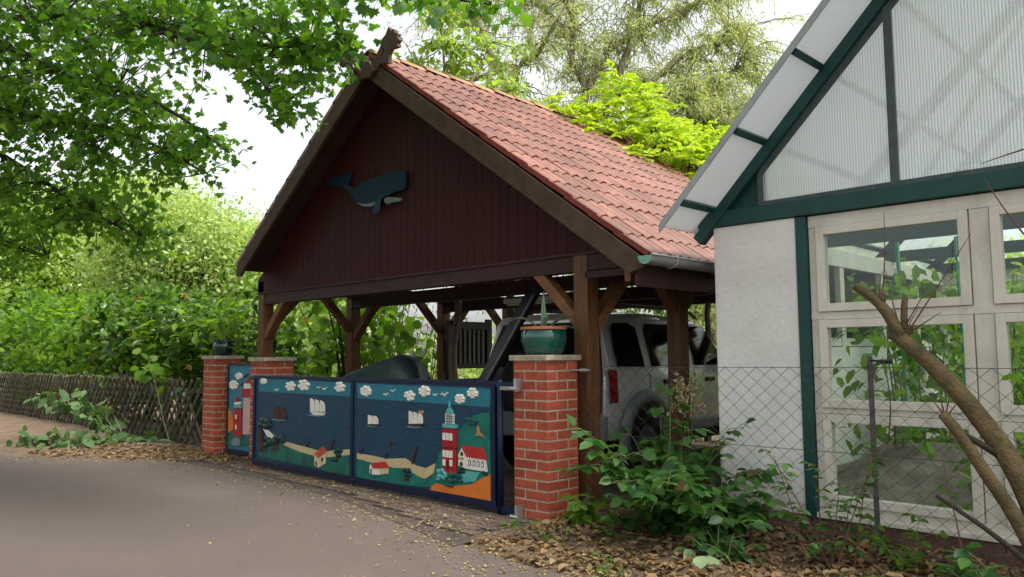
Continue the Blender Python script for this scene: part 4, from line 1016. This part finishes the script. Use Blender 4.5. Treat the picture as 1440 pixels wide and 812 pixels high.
over = [[tuple(trunk_top),(-9,-6,6.3),(-4,-6,6.8),(1.5,-5.5,6.9)],[tuple(trunk_top+np.array((0,0,1))),(-8,-3.5,7.3),(-3.5,-2.8,7.6),(2,-3,7.8)],[tuple(trunk_top),(-8,-9,6.5),(-2,-9,7),(4,-8,7)]]  # unseen boughs added above the view to shade road and gate
ob = MB()
for l in over:
    p = resample(l, .4, .06, 2); limb(ob, p, .07, .015, 6); lp.append(p)
ob.build('boughs', bark_dark, mp, smooth=True)['kind'] = 'stuff'
LP = np.concatenate(lp)
P = []; D = []; tw = MB()
for i in range(430):  # leaf clusters added out of view, darkening road, gate and gable
    c = np.array((random.uniform(-8,5.5), random.uniform(-11,-1.9), 0)); c[2] = 6.0+random.random()*2.2 + .12*(c[1]+6)
    s = LP[np.argmin(((LP-c)**2).sum(1))]; limb(tw, resample([s, (s+c)/2+np.array((0,0,.1)), c], .4, .02, 3), .010, .003, 3)
    for k in range(13): P.append(c+rng.normal(size=3)*np.array((.3,.3,.1))); d = rng.normal(size=3)*.8; d[2] -= .5; D.append(d)
NOVER = len(P)
for (cx_, cy_, r_, dp, dd) in lobes:
    ncl = int(r_*r_*PI/520*(dd+.5)**.5*(1.0 if cx_ > -50 and cy_ > -50 else .55))+4
    for i in range(ncl):
        a = random.random()*2*PI; rr = r_*math.sqrt(random.random())
        c = at(cx_+rr*math.cos(a), cy_+rr*math.sin(a)*.95, dp+random.uniform(-dd,dd))
        j = np.argmin(((LP-c)**2).sum(1)+rng.random(len(LP))*.15); s = LP[j]
        mid = (s+c)/2+np.array((0,0,.06)); path = resample([s, mid, c], .18, .015, 4)
        limb(tw, path, .010, .003, 3)
        nl = random.randint(11,17); e = c-s; e = e/max(1e-6,np.linalg.norm(e))
        for k in range(nl):
            q = c + e*random.uniform(-.30,.12) + rng.normal(size=3)*np.array((.11,.11,.06)); P.append(q)
            d = rng.normal(size=3)*.8+e*.5; d[2] -= .7; D.append(d)
tw.build('twigs', bark_dark, mp)['kind'] = 'stuff'
leafmesh('crown', P, D, np.where(np.arange(len(P)) < NOVER, 1.7, 1)*(.050+.065*rng.random(len(P))), MAPLE, lf_maple, mp, upw=1.1)
NLEAF = len(P)

def wild_tree(name, label, cat, limbs, r0, m_leaf, m_bark, ntw, per, lsize, tmpl, tlen=1.0, wob=.08, freq=4, droop=.5, group=None, minz=2.5, ends=.35, spread=.06):
    b = at(*limbs[0][0]); loc = (b[0], b[1], -.05)
    t = thing(name, label, cat, loc, group); mb = MB(); pts = []
    for k, l in enumerate(limbs):
        q = [at(*p) for p in l]
        if k == 0: q = [np.array(loc)]+q
        p = resample(q, .3, wob, freq); f = 1 if k == 0 else .6
        limb(mb, p, r0*f, r0*.12, 7)
        w_ = np.linspace(ends, 1, len(p)); pts += [(x, w__) for x, w__ in zip(p, w_) if x[2] > minz]
    mb.build('trunk', m_bark, t, smooth=True)
    W = np.array([x[1] for x in pts])**2; W /= W.sum(); X = np.array([x[0] for x in pts])
    tw = MB(); P = []; D = []
    for i in range(ntw):
        s = X[rng.choice(len(X), p=W)]; d = rng.normal(size=3); d[2] = abs(d[2])*.5; d /= np.linalg.norm(d); L_ = tlen*(.4+.9*random.random())
        q = [s]
        for k in range(6): 
            d = d+np.array((0,0,-droop*.28))+rng.normal(size=3)*.22; d /= np.linalg.norm(d); q.append(q[-1]+d*L_/6)
        q = np.array(q); tw.tube([tuple(z) for z in q], list(np.linspace(.016,.004,7)), 3, False)
        f = 6*rng.random(per)**.8; i0 = np.minimum(f.astype(int),5); pp = q[i0]+(q[i0+1]-q[i0])*(f-i0)[:,None]+rng.normal(size=(per,3))*spread
        P.append(pp); dd = rng.normal(size=(per,3))*.7+(q[-1]-q[0])[None,:]/L_*.5; dd[:,2] -= droop; D.append(dd)
    tw.build('twigs', m_bark, t)['kind'] = 'stuff'
    P = np.concatenate(P); leafmesh('crown', P, np.concatenate(D), lsize*(.6+.7*rng.random(len(P))), tmpl, m_leaf, t, upw=.5)
    return t
WIL = 'trees rising behind the carport roof'
wild_tree('willow_tree', 'corkscrew willow with twisting limbs behind the roof and wisteria', 'tree',
    [[(815,330,17),(815,200,17),(822,130,17),(805,60,17),(795,-40,17),(800,-140,17)],[(815,190,17),(860,140,16.8),(905,115,16.5),(960,85,16.3),(1040,40,16)],[(850,150,16.9),(885,75,17.2),(905,0,17.5),(915,-90,17.5)],[(822,130,17),(865,60,17.6),(960,20,18),(1020,-20,18)],[(905,115,16.5),(960,140,16.2),(1020,110,16),(1050,75,16)],[(805,60,17),(760,10,17.5),(740,-70,17.5)],[(905,0,17.5),(980,-50,17.5),(1040,-60,17)]],
    .17, lf_willow, bark_willow, 760, 64, .12, LANCE, 1.3, .09, 4.5, .8, WIL)
wild_tree('willow_tree', 'slender open willow showing bare stems and white sky near the roof ridge', 'tree',
    [[(722,300,14.5),(722,150,14.5),(738,90,14.5),(746,30,14.5),(752,-60,14.5)],[(722,150,14.5),(700,90,14.7),(668,40,14.8),(655,-30,14.8)],[(738,90,14.5),(775,60,14.2),(790,10,14)],[(700,100,14.7),(650,120,14.9),(600,95,15),(575,110,15)],[(690,130,14.6),(690,60,15.5),(692,0,15.6),(695,-70,15.6)],[(668,40,14.8),(620,20,15),(590,-20,15)]],
    .11, lf_willow, bark_willow, 220, 46, .11, LANCE, 1.1, .08, 4.5, .7, WIL)
wild_tree('leafy_tree', 'light green broadleaf tree just left of the slender willow stems', 'tree',
    [[(640,330,13),(640,200,13),(630,130,13),(615,60,13),(605,-30,13)],[(640,190,13),(680,150,12.8),(720,130,12.6)],[(630,130,13),(590,110,13),(565,100,13)],[(632,150,13),(670,110,13.2),(690,60,13.3)]],
    .08, lf_lime, bark_willow, 130, 26, .12, QUAD, .8, .06, 3, .5, WIL)
wild_tree('willow_shrub', 'dense rounded willow shrub between the corkscrew willow and the greenhouse roof', 'tree',
    [[(1000,400,15.5),(1000,250,15.5),(1000,180,15.5),(1000,130,15.5)],[(1000,250,15.5),(950,200,15.3),(930,150,15.3)],[(1000,250,15.5),(1050,200,15.2),(1062,150,15.2)],[(1000,200,15.5),(975,140,15),(965,115,15)],[(1000,260,15.5),(1030,240,15),(1055,215,15)],[(1000,230,15.5),(940,235,15),(900,230,15)]],
    .12, lf_willow, bark_willow, 480, 64, .13, LANCE, 1.0, .06, 4, .8, WIL, 2.0)
def shrub(name, label, cat, ells, ncl, per, rad, m, size, tmpl, group=None, stems=6, bark_=bark_dark, shell=.5, droop=.3, upw=.9, ground=.0):
    """bushy plant: stems from the ground into leaf clumps"""
    c0 = np.mean([e[0] for e in ells], axis=0); t = thing(name, label, cat, (c0[0], c0[1], ground), group)
    P, cen = clumps(ells, ncl, per, rad, .7, shell); P = P[P[:,2] > ground+.03]
    mb = MB(); b0 = np.array((c0[0], c0[1], ground-.03))
    for i in range(stems):
        c = cen[rng.integers(len(cen))]; s = b0+np.array((rng.normal()*.25*abs(ells[0][1][0])*.5, rng.normal()*.15, 0)); 
        limb(mb, resample([s, (s+c)/2+np.array((0,0,.2)), c], .3, .02), .02+.012*c[2], .006, 5)
    mb.build('stem', bark_, t)
    leafmesh('foliage', P, rdir(len(P), droop), size*(.65+.6*rng.random(len(P))), tmpl, m, t, upw=upw)
    return t
# far bright trees beyond the hedge
FAR = 'pale sunlit trees beyond the hedge'
def fartree(label, c, rr, ncl, per, m, size, blobs_):
    b = at(c[0], 470, c[2]); loc = (b[0], b[1], -.05); t = thing('far_tree', label, 'tree', loc, FAR)
    k = c[2]/FPX; ells = []
    for (px, py, r) in blobs_: ells.append((at(px, py, c[2]+random.uniform(-1,1)), np.array((r*k, r*k, r*k*.9))))
    P, cen = clumps(ells, int(ncl*1.15), int(per*1.8), rr*.95, .7, .5)
    mb = MB(); top = at(c[0], c[1], c[2]); limb(mb, resample([np.array(loc), (np.array(loc)+top)/2, top], .6, .05), .22, .08, 8)
    for i in range(14): q = cen[rng.integers(len(cen))]; limb(mb, resample([(np.array(loc)*.4+top*.6), q], .6, .05), .07, .02, 5)
    mb.build('trunk', bark_dark, t, smooth=True)
    leafmesh('crown', P, rdir(len(P),.3), size*.68*(.5+.9*rng.random(len(P))), QUAD, m, t, upw=.7)
fartree('pale feathery tree sloping down towards the carport roof', (280,330,27), .55, 420, 34, lf_far, .24, [(230,320,70),(290,345,70),(340,360,50),(200,370,70),(270,390,70),(330,400,50)])
fartree('yellow green tree rising highest behind the maple boughs', (180,290,33), .65, 420, 34, lf_lime, .30, [(190,300,75),(130,330,80),(240,330,60),(100,380,70),(200,380,80)])
fartree('broad light green tree at the lane bend behind the lattice fence', (30,330,30), .6, 420, 32, lf_lime, .28, [(30,330,80),(-50,320,80),(70,380,70),(-20,400,80),(110,400,50)])
fartree('tall pale tree behind the hedge close to the roof eave', (350,370,40), .7, 260, 30, lf_far, .34, [(350,370,60),(400,390,60),(300,380,60),(450,420,60)])
fartree('dim tree in the gap behind the lane corner', (-140,330,26), .6, 320, 30, lf_far, .28, [(-140,320,100),(-200,380,100),(-90,400,80)])

# hedge shrubs behind the lattice fence
HED = 'hedge shrubs behind the lattice fence'
def E(x, y, z, rx, ry, rz): return ((x,y,z),(rx,ry,rz))
shrub('laurel_shrub', 'glossy laurel arching over the far pillar and the fence end', 'shrub', [E(-7.6,1.2,1.5,1.0,.7,1.0),E(-8.4,1.3,1.7,1.0,.7,.85)], 105, 24, .16, lf_laurel, .15, OVAL, HED, 10)
shrub('laurel_shrub', 'laurel hedge section with leaf sprays over the lattice fence', 'shrub', [E(-9.8,1.2,1.5,1.2,.7,1.1),E(-10.6,1.4,1.8,1.0,.8,.95)], 120, 24, .17, lf_laurel, .16, OVAL, HED, 10)
shrub('laurel_shrub', 'hedge section with reddish brown leaves behind the cut branch', 'shrub', [E(-12.4,1.3,1.5,1.4,.8,1.2),E(-13.4,1.5,1.9,1.2,.9,1.1)], 125, 24, .19, lf_laurel, .18, OVAL, HED, 10)
shrub('hedge_shrub', 'paler green hedge section near the end of the fence', 'shrub', [E(-15.6,1.4,1.6,1.7,.9,1.4),E(-17.2,1.5,1.9,1.5,1,1.2)], 135, 24, .22, lf_hazel, .20, OVAL, HED, 10)
shrub('hedge_shrub', 'loose hedge section where the fence disappears round the bend', 'shrub', [E(-19.6,1.6,1.8,2.0,1.1,1.6),E(-22.5,1.8,1.9,2.2,1.2,1.7)], 140, 24, .25, lf_hazel, .24, OVAL, HED, 10)
shrub('hazel_shrub', 'bright hazel with round leaves beside the left carport posts', 'shrub', [E(-7.6,2.6,1.5,.8,1.0,1.4),E(-7.4,3.6,1.4,.8,.9,1.2)], 80, 12, .24, lf_hazel, .19, ROUND, None, 10)
shrub('hazel_shrub', 'tall hazel in the light behind the left carport posts', 'shrub', [E(-10.2,3.4,1.8,1.3,1.2,1.7),E(-11.5,5.5,1.5,1.5,1.5,1.4)], 90, 13, .32, lf_lime, .22, ROUND, None, 10)
def spray(x, y, z, n, label):
    t = thing('leaf_spray', label, 'branch', (x, y+.5, .05), 'leafy sprays arching out of the hedge'); mb = MB(); P = []; D = []
    root = np.array((x, y+.5, .05))
    for i in range(n):
        e = np.array((x+random.uniform(-.9,.9), y+random.uniform(-.35,.3), z+random.uniform(-.35,.55))); q = resample([root, (root+e)/2+np.array((0,.1,.45)), e], .12, .01); limb(mb, q, .010, .003, 4)
        o_ = e-q[-5]; o_ = o_/np.linalg.norm(o_); sd_ = np.cross(o_,(0,0,1)); sd_ /= np.linalg.norm(sd_)
        for k in range(7):
            c = q[-1-k]
            for s_ in (1,-1): P.append(c); d = sd_*s_+o_*.7+rng.normal(size=3)*.15; d[2] = -.15; D.append(d)
    mb.build('stem', stem_m, t)['kind'] = 'stuff'; leafmesh('foliage', P, D, .15*(.7+.6*rng.random(len(P))), ROUND, lf_hazel, t, upw=2.5)
spray(-7.6,.55,1.75,14,'bright leaf spray arching out of the hedge beside the far pillar pot')
spray(-9.0,.55,1.55,14,'low bright leaf spray hanging over the lattice fence')
spray(-10.6,.6,2.0,13,'high leaf spray on the hedge above the cut branch')
# bamboo
bb = thing('bamboo_clump', 'dark bamboo clump with drooping leaves behind the tarp', 'bamboo', (-8.7,5.0,0)); mb = MB(); P = []; D = []
for i in range(26):
    x, y = -8.7+rng.normal()*.5, 5.0+rng.normal()*.5; le = rng.normal(size=2)*.35; h = random.uniform(2.4,3.6)
    path = [np.array((x+le[0]*(k/6)**2*1.2, y+le[1]*(k/6)**2*1.2, h*k/6)) for k in range(7)]; mb.tube([tuple(p) for p in path], list(np.linspace(.014,.004,7)), 5)
    for k in range(64): f = random.uniform(1.2,5.9); a = path[int(f)]*(1-f % 1)+path[int(f)+1]*(f % 1); P.append(a+rng.normal(size=3)*.17); d = rng.normal(size=3); d[2] -= 1.1; D.append(d)
mb.build('canes', bark_dark, bb); leafmesh('foliage', P, D, .17*(.6+.7*rng.random(len(P))), LANCE, lf_bamboo, bb)
BCK = 'greenery closing the view behind the carport'
shrub('ivy_bank', 'sunlit ivy bank behind the car and second post', 'ivy', [E(-1.6,9.6,1.4,1.6,.8,1.7),E(.4,9.4,1.4,1.4,.8,1.7)], 300, 26, .24, lf_ivy, .12, QUAD, BCK, 8)
shrub('ivy_bank', 'light ivy mass behind the slatted door and railing', 'ivy', [E(-6.6,9.4,1.5,1.6,.9,1.8),E(-4.4,9.8,1.4,1.5,.9,1.7)], 300, 24, .26, lf_ivy, .13, QUAD, BCK, 8)
shrub('garden_shrub', 'green shrubbery behind the greenhouse back wall', 'shrub', [E(3.0,9.0,1.6,1.8,.9,1.9),E(6.0,9.0,1.6,2.0,.9,1.9)], 240, 22, .3, lf_lime, .16, QUAD, BCK, 8)
shrub('garden_shrub', 'far shrubbery seen between hazel and bamboo', 'shrub', [E(-15,9,.8,2.6,2,1.2),E(-12,12,.8,2.6,2,1.2)], 120, 20, .45, lf_far, .26, QUAD, BCK, 8)
shrub('garden_shrub', 'far pale shrubbery between bamboo and slatted door', 'shrub', [E(-10,14,.8,2.5,1.6,1.3),E(-6,14.5,1.4,2.5,1.6,1.9)], 150, 20, .45, lf_far, .26, QUAD, BCK, 8)
shrub('garden_shrub', 'far shrubbery behind the ivy and the greenhouse', 'shrub', [E(-1,14,1.8,2.8,1.6,2.1),E(4,14,1.8,3,1.6,2.1)], 240, 20, .45, lf_far, .26, QUAD, BCK, 8)

# wisteria spilling over the back of the roof
wi = thing('wisteria', 'bright yellow green wisteria spilling over the back of the tiled roof', 'climber', (-2.2,6.15,0))
P = []; D = []; mb = MB()
limb(mb, resample([(-2.2,6.15,0),(-2.1,6.2,2),(-2.0,6.1,3.6),(-1.9,5.6,4.3),(-1.9,4.6,4.35)], .4, .05), .06, .02, 7)
def wy0(x): return float(np.interp(x, [-4.2,-3.1,-2.8,-2.2,-1.65,-1.27,-.6,.4], [1.9,2.55,3.2,3.62,3.8,4.45,5.0,5.6]))
for i in range(900):
    x = random.uniform(-4.0,.35); y0 = wy0(x); y = y0+random.random()**.8*(6.6-y0)
    if y > 6.7: continue
    roofz = rz_(x)+.04; bulge = .10+.95*sm((y-y0)/1.3)*sm((x+3.6)/.9)*sm((.6-x)/1.4)*(.75+.25*math.sin(3.1*x+2*y))
    if x < -2.93: bulge = .08+.25*sm((y-y0)/1.0)
    z = roofz+bulge*math.sqrt(random.random())
    d = rng.normal(size=3); d[2] = abs(d[2])*.3+.1; d /= np.linalg.norm(d); L_ = random.uniform(.25,.42)
    nl = 11; k = np.arange(nl)/(nl-1); c = np.array((x,y,z)); sp = c+d*L_*k[:,None]+np.array((0,0,-.14))*(k**2)[:,None]
    sd_ = np.cross(d,(0,0,1)); sd_ /= np.linalg.norm(sd_)+1e-6
    for j in range(nl):
        for s_ in (1,-1): P.append(sp[j]); q = sd_*s_+d*.5+rng.normal(size=3)*.25; q[2] -= .35; D.append(q)
    if i % 6 == 0: limb(mb, resample([(x*.6-1.9*.4, y*.6+5.2*.4, roofz*.6+4.3*.4 if x > -2.9 else roofz+.1), c], .3, .03), .012, .004, 4)
mb.build('vine_stem', bark_dark, wi); leafmesh('foliage', P, D, .10*(.7+.6*rng.random(len(P))), (OVAL[0]*np.array((.8,1,1)), OVAL[1]), lf_bright, wi, upw=.9)

# ================================================================== NEAR PLANTS
def near_bush(name, label, base, stems, m, size, tmpl=OVAL, cat='bush', group=None, leafn=9, st_r=.006, st_m=None):
    """arching stems carrying leaves in threes and fives"""
    base = (base[0], base[1], hz(base[0], base[1])-.01); t = thing(name, label, cat, base, group); mb = MB(); P = []; D = []
    for (d, L_, arch) in stems:
        d = np.array(d, float); d /= np.linalg.norm(d); p = np.array(base)+rng.normal(size=3)*np.array((.06,.05,0)); q = [p]
        for k in range(8): dd = d.copy(); dd[2] -= arch*(k/8)**1.3; dd /= np.linalg.norm(dd); q.append(q[-1]+dd*L_/8)
        q = np.array(q); mb.tube([tuple(z) for z in q], list(np.linspace(st_r,st_r*.4,9)), 5)
        for k in range(leafn):
            f = 1.0+6.95*k/leafn+random.random()*.5; f = min(f, 7.95); c = q[int(f)]*(1-f % 1)+q[int(f)+1]*(f % 1)
            out = rng.normal(size=3); out[2] = .15; out /= np.linalg.norm(out); stl = size*random.uniform(.5,1.1); e = c+out*stl
            mb.tube([tuple(c), tuple(e)], .0022, 3, False)
            sd_ = np.cross(out,(0,0,1)); sd_ /= np.linalg.norm(sd_)
            for o_ in (out, out*.4+sd_, out*.4-sd_): P.append(e if o_ is out else e-out*stl*.25); v = o_+rng.normal(size=3)*.2; v[2] -= .35; D.append(v)
    mb.build('stem', stem_m if st_m is None else st_m, t)['kind'] = 'stuff'; leafmesh('foliage', P, D, size*(.7+.6*rng.random(len(P))), tmpl, m, t, upw=1.3)
    return t
def rst(n, L0, L1, xr, yr, ar=.9): return [((random.uniform(*xr), random.uniform(*yr), random.uniform(.7,1.3)), random.uniform(L0,L1), random.uniform(.5,ar)) for _ in range(n)]
near_bush('bramble_bush', 'large dark green bush growing through the wire mesh fence', (1.10,.18,.10), rst(40,.6,1.15,(-.65,.9),(-1.0,.5),1.6), lf_bush, .105, (OVAL[0]*np.array((1.15,1,1)),OVAL[1]), leafn=10)
near_bush('bramble_bush', 'bush spray leaning from the fence towards the white wall', (1.45,.12,.12), rst(18,.4,.75,(-.4,.9),(-.9,.3),1.9), lf_bush, .095, (OVAL[0]*np.array((1.1,1,1)),OVAL[1]), leafn=9)
near_bush('leafy_sprout', 'small bright broad leaved plant at the foot of brick pillar and post', (.40,-.03,.06), rst(9,.16,.30,(-.8,.8),(-.9,.4),.8), lf_hazel, .095, BROAD, 'plant', leafn=3)
near_bush('sapling', 'thin leafy sapling in front of the green corner post', (2.36,.02,.12), rst(7,.55,.95,(-.35,.35),(-.3,.3),.4), lf_bush, .055, OVAL, 'sapling', leafn=11, st_r=.005, st_m=twig_m)
near_bush('sapling', 'low leafy shoot at the foot of the rusty fence post', (2.72,.22,.14), rst(5,.25,.5,(-.6,.6),(-.6,.3),1.2), lf_hazel, .06, OVAL, 'sapling', leafn=6, st_r=.004)
near_bush('broadleaf_weed', 'pale round leaved weed among the dry leaves below the bush', (1.74,-.30,.09), rst(4,.18,.30,(-.9,.9),(-.9,.5),.8), lf_pale, .15, BROAD, 'weed', leafn=1)
near_bush('broadleaf_weed', 'small green weed in the dry leaves near the big bush', (1.72,-.18,.07), rst(7,.12,.24,(-.9,.9),(-.9,.5),.8), lf_bush, .06, ROUND, 'weed', leafn=4)
near_bush('evergreen_shoot', 'dark green seedling under the pruned shrub trunk', (3.34,-.12,.12), rst(9,.2,.4,(-.9,.5),(-.7,.5),.8), lf_bush, .10, OVAL, 'seedling', leafn=5)
WL = ['tiny weed tuft in the litter below the broad leaved plant','tiny weed tuft beside the pillar foot','tiny weed tuft at the asphalt edge below the bush','tiny weed tuft under the big bush by the litter','tiny weed tuft under the gate hinge','tiny weed tuft between sapling and fence post','tiny weed tuft on the very edge of the lane']
for i, (x, y) in enumerate([(.55,-.55),(.2,-.35),(1.1,-.6),(.9,-.2),(-.12,-.28),(2.6,-.25),(1.35,-.9)]):
    near_bush('ground_weed', WL[i], (x,y,hz(x,y)), rst(5,.05,.13,(-.9,.9),(-.9,.9),.8), lf_hazel, .035, OVAL, 'weed', 'weed tufts in the leaf litter', leafn=3, st_r=.002)
# cream plume flower by the fence
pf = thing('plume_flower', 'cream plume flower between second post and white wall', 'flower', (.72,1.0,.2)); mb = MB(); P = []
for i in range(4):
    a = i*1.6; q = [np.array((.72,1.0,.2)),np.array((.72+.03*math.cos(a),1.0,.7)),np.array((.72+.09*math.cos(a),1.0+.08*math.sin(a),1.12+.1*random.random()))]; q = resample(q,.1); mb.tube([tuple(z) for z in q], .004, 4)
    for k in range(90): f = random.random(); c = q[-1]+np.array((0,0,-.34*f)); P.append(c+rng.normal(size=3)*np.array((.03,.03,.01))*(.3+f))
mb.build('stem', stem_m, pf); leafmesh('plume', P, rdir(len(P),-.2), .035, OVAL, lf_cream, pf)['kind'] = 'stuff'

# pruned shrub with thick sawn limbs
ps = thing('pruned_shrub', 'pruned shrub with thick sawn limbs leaning over the wire fence', 'shrub', (3.62,.10,.0))
def q3(px, py, y): p = aty(px, py, y); return (p[0], p[1], p[2])
mb = MB(); limb(mb, resample([(3.62,.10,-.03),q3(1462,735,.12),q3(1425,650,.13),q3(1385,595,.14),q3(1345,545,.15),q3(1300,500,.16),q3(1258,468,.16)], .10, .006), .075, .044, 12)
limb(mb, resample([q3(1266,474,.16),q3(1252,445,.16),q3(1240,425,.16),q3(1222,413,.15),q3(1203,403,.15)], .06), .040, .027, 10)
limb(mb, resample([q3(1240,425,.16),q3(1240,408,.165)], .05), .024, .018, 8)
mb.build('main_limb', bark, ps, smooth=True)
mb = MB(); limb(mb, resample([q3(1272,462,.17),q3(1270,440,.18),q3(1273,416,.18)], .05), .022, .019, 8); mb.build('stub', bark, ps, smooth=True)
mb = MB(); limb(mb, resample([(3.56,.06,.02),q3(1420,710,.06),q3(1385,665,.05),q3(1360,625,.04),q3(1342,598,.04),q3(1325,582,.04)], .08, .004), .045, .030, 10); mb.build('lower_limb', bark, ps, smooth=True)
mb = MB(); limb(mb, resample([q3(1405,640,.10),q3(1375,622,.06),q3(1345,605,.03)], .08), .022, .014, 8); mb.build('cross_limb', bark_dark, ps, smooth=True)
mb = MB(); limb(mb, resample([(3.6,.0,.06),q3(1420,768,-.02),q3(1375,735,-.02),q3(1316,697,-.03)], .1, .006), .020, .011, 8); mb.build('low_limb', bark_dark, ps, smooth=True)
for c in [((1203,403),(1207,398))]: pass
for (a, b, y) in [((1275,470),(1365,330),.17),((1270,465),(1310,395),.17),((1268,466),(1245,380),.17),((1273,468),(1292,430),.17),((1240,425),(1243,300),.16),((1232,418),(1229,395),.16),((1328,584),(1310,560),.04),((1328,582),(1322,555),.04),((1330,583),(1335,556),.04),((1333,584),(1348,562),.04),((1276,470),(1322,440),.17),((1440,210),(1380,230),.3),((1440,330),(1385,250),.25)]:
    mb = MB(); limb(mb, resample([q3(*a,y), q3((a[0]+b[0])/2+random.uniform(-4,4),(a[1]+b[1])/2,y-.02), q3(*b,y-.04)], .08, .004), .0055, .002, 4); mb.build('twig', twig_m, ps)
P = [q3(1407,535,.1),q3(1418,525,.1),q3(1395,620,.08),q3(1403,632,.08),q3(1412,618,.08)]; leafmesh('foliage', P, rdir(5,.3), .09, OVAL, lf_hazel, ps, upw=.4)
for (pts, lab) in [([(1355,810,-.05),(1352,760,-.05),(1335,700,-.05),(1328,650,-.05)], 'bare reddish shoot standing in front of the mesh'), ([(1250,615,.3),(1252,560,.3),(1240,500,.3)], 'thin hanging twig caught behind the rusty fence post')]:
    tq = [q3(*p) for p in pts]; t = thing('bare_shoot', lab, 'twig', tq[0]); mb = MB(); limb(mb, resample(tq, .08, .01), .006, .002, 5); mb.build('stem', twig_m, t)

# cut branch lying on the verge
cb = thing('cut_branch', 'cut leafy branch with wilting leaves lying at the lane edge', 'branch', (-8.3,-.55,.03)); mb = MB(); P = []; D = []
arms = [[at(245,622,12.3),at(190,618,12.5),at(160,612,12.7),at(120,575,12.9),at(55,560,13.3)],[at(160,612,12.7),at(130,590,12.6),at(112,565,12.7)],[at(190,618,12.5),at(140,622,12.3),at(80,625,12.2),at(30,615,12.4)],[at(175,616,12.6),at(130,632,12.0),at(75,640,12.0)],[at(165,613,12.7),at(150,590,12.9),at(140,575,13)],[at(175,617,12.6),at(165,600,12.6),at(160,585,12.7)]]
for a in arms:
    a = [np.array((p[0],p[1],max(p[2],hz(p[0],p[1])+.03))) for p in a]; q = resample(a,.12,.01); limb(mb, q, .014, .005, 5)
    for c in q[3:]:
        for k in range(6): P.append(c+rng.normal(size=3)*.06); d = rng.normal(size=3)*.8; d[2] -= .5; D.append(d)
P = np.array(P); P[:,2] = np.maximum(P[:,2], [hz(p[0],p[1])+.03 for p in P])
mb.build('stem', stem_m, cb); leafmesh('foliage', P, D, .22*(.6+.6*rng.random(len(P))), OVAL, lf_cut, cb, upw=.6)
# long tendril with pale leaves in front of the lattice
tn = thing('hedge_shoot', 'long pale shoot bowing out over the lattice fence near the pillar', 'shoot', (-7.9,.10,.03)); mb = MB()
q = resample([(-7.9,.10,.03),(-8.35,.10,.55),(-8.75,.12,1.05),(-9.0,.15,1.35)], .12, .01); limb(mb, q, .010, .004, 5); mb.build('stem', stem_m, tn)
P = [q[-1-i]+rng.normal(size=3)*.14 for i in range(4) for _ in range(6)]+[np.array((-9.4+.12*i,.15,1.22))+rng.normal(size=3)*.06 for i in range(8)]; leafmesh('foliage', P, rdir(len(P),.2), .17*(.7+.5*rng.random(len(P))), ROUND, lf_hazel, tn, upw=1.5)

# ================================================================== FALLEN LEAVES
def litter(name, label, n, fn, m, size, tmpl):
    P = []
    while len(P) < n:
        p = fn()
        if p is None: continue
        x, y = p; z = max(hz(x,y), .0 if y < edge(x) else -1, .022 if (-6.35 < x < -.05 and edge(x)+.03 < y < 5) else -1); P.append((x, y, z+.006+.014*random.random()*(1 if y > edge(x) else .4)))
    o = leafmesh(name, P, np.stack([rng.normal(size=n), rng.normal(size=n), rng.normal(size=n)*.12], 1), size*(.5+.9*rng.random(n)), tmpl, m, None, upw=2.5)
    tag(o, label, 'leaves', None, 'stuff')
def near_edge():
    x = random.uniform(-8.5,3.4); return (x, edge(x)+random.gauss(.12,.30))
def bedfn():
    x = random.uniform(.1,4.2); y = edge(x)+.05+random.random()**.8*(1.9); return (x,y) if y < .78 else None
def vergefn():
    x = random.uniform(-8.8,-5.4); return (x, edge(x)+random.uniform(.1,1.3)) if random.random() < .9 and edge(x)+1.3 < .4 or x > -7 else (x, edge(x)+random.uniform(.05,.8))
def roadfn():
    x = random.uniform(-6,2.5); return (x, edge(x)-abs(random.gauss(0,.75)))
litter('fallen_leaves', 'small yellow leaf fragments along the lane edge', 3800, near_edge, lf_yellow, .030, QUAD)
litter('dry_leaves', 'brown dry leaves covering the bed below the bush', 4200, bedfn, lf_dead, .062, (OVAL[0]*np.array((1.2,1,2.2)), OVAL[1]))
litter('dry_leaf_pile', 'brown leaf pile on the verge before the lattice fence', 900, vergefn, lf_dead, .075, (OVAL[0]*np.array((1,1,2)), OVAL[1]))
litter('scattered_leaves', 'scattered leaf bits on the asphalt lane', 420, roadfn, lf_yellow, .022, QUAD)
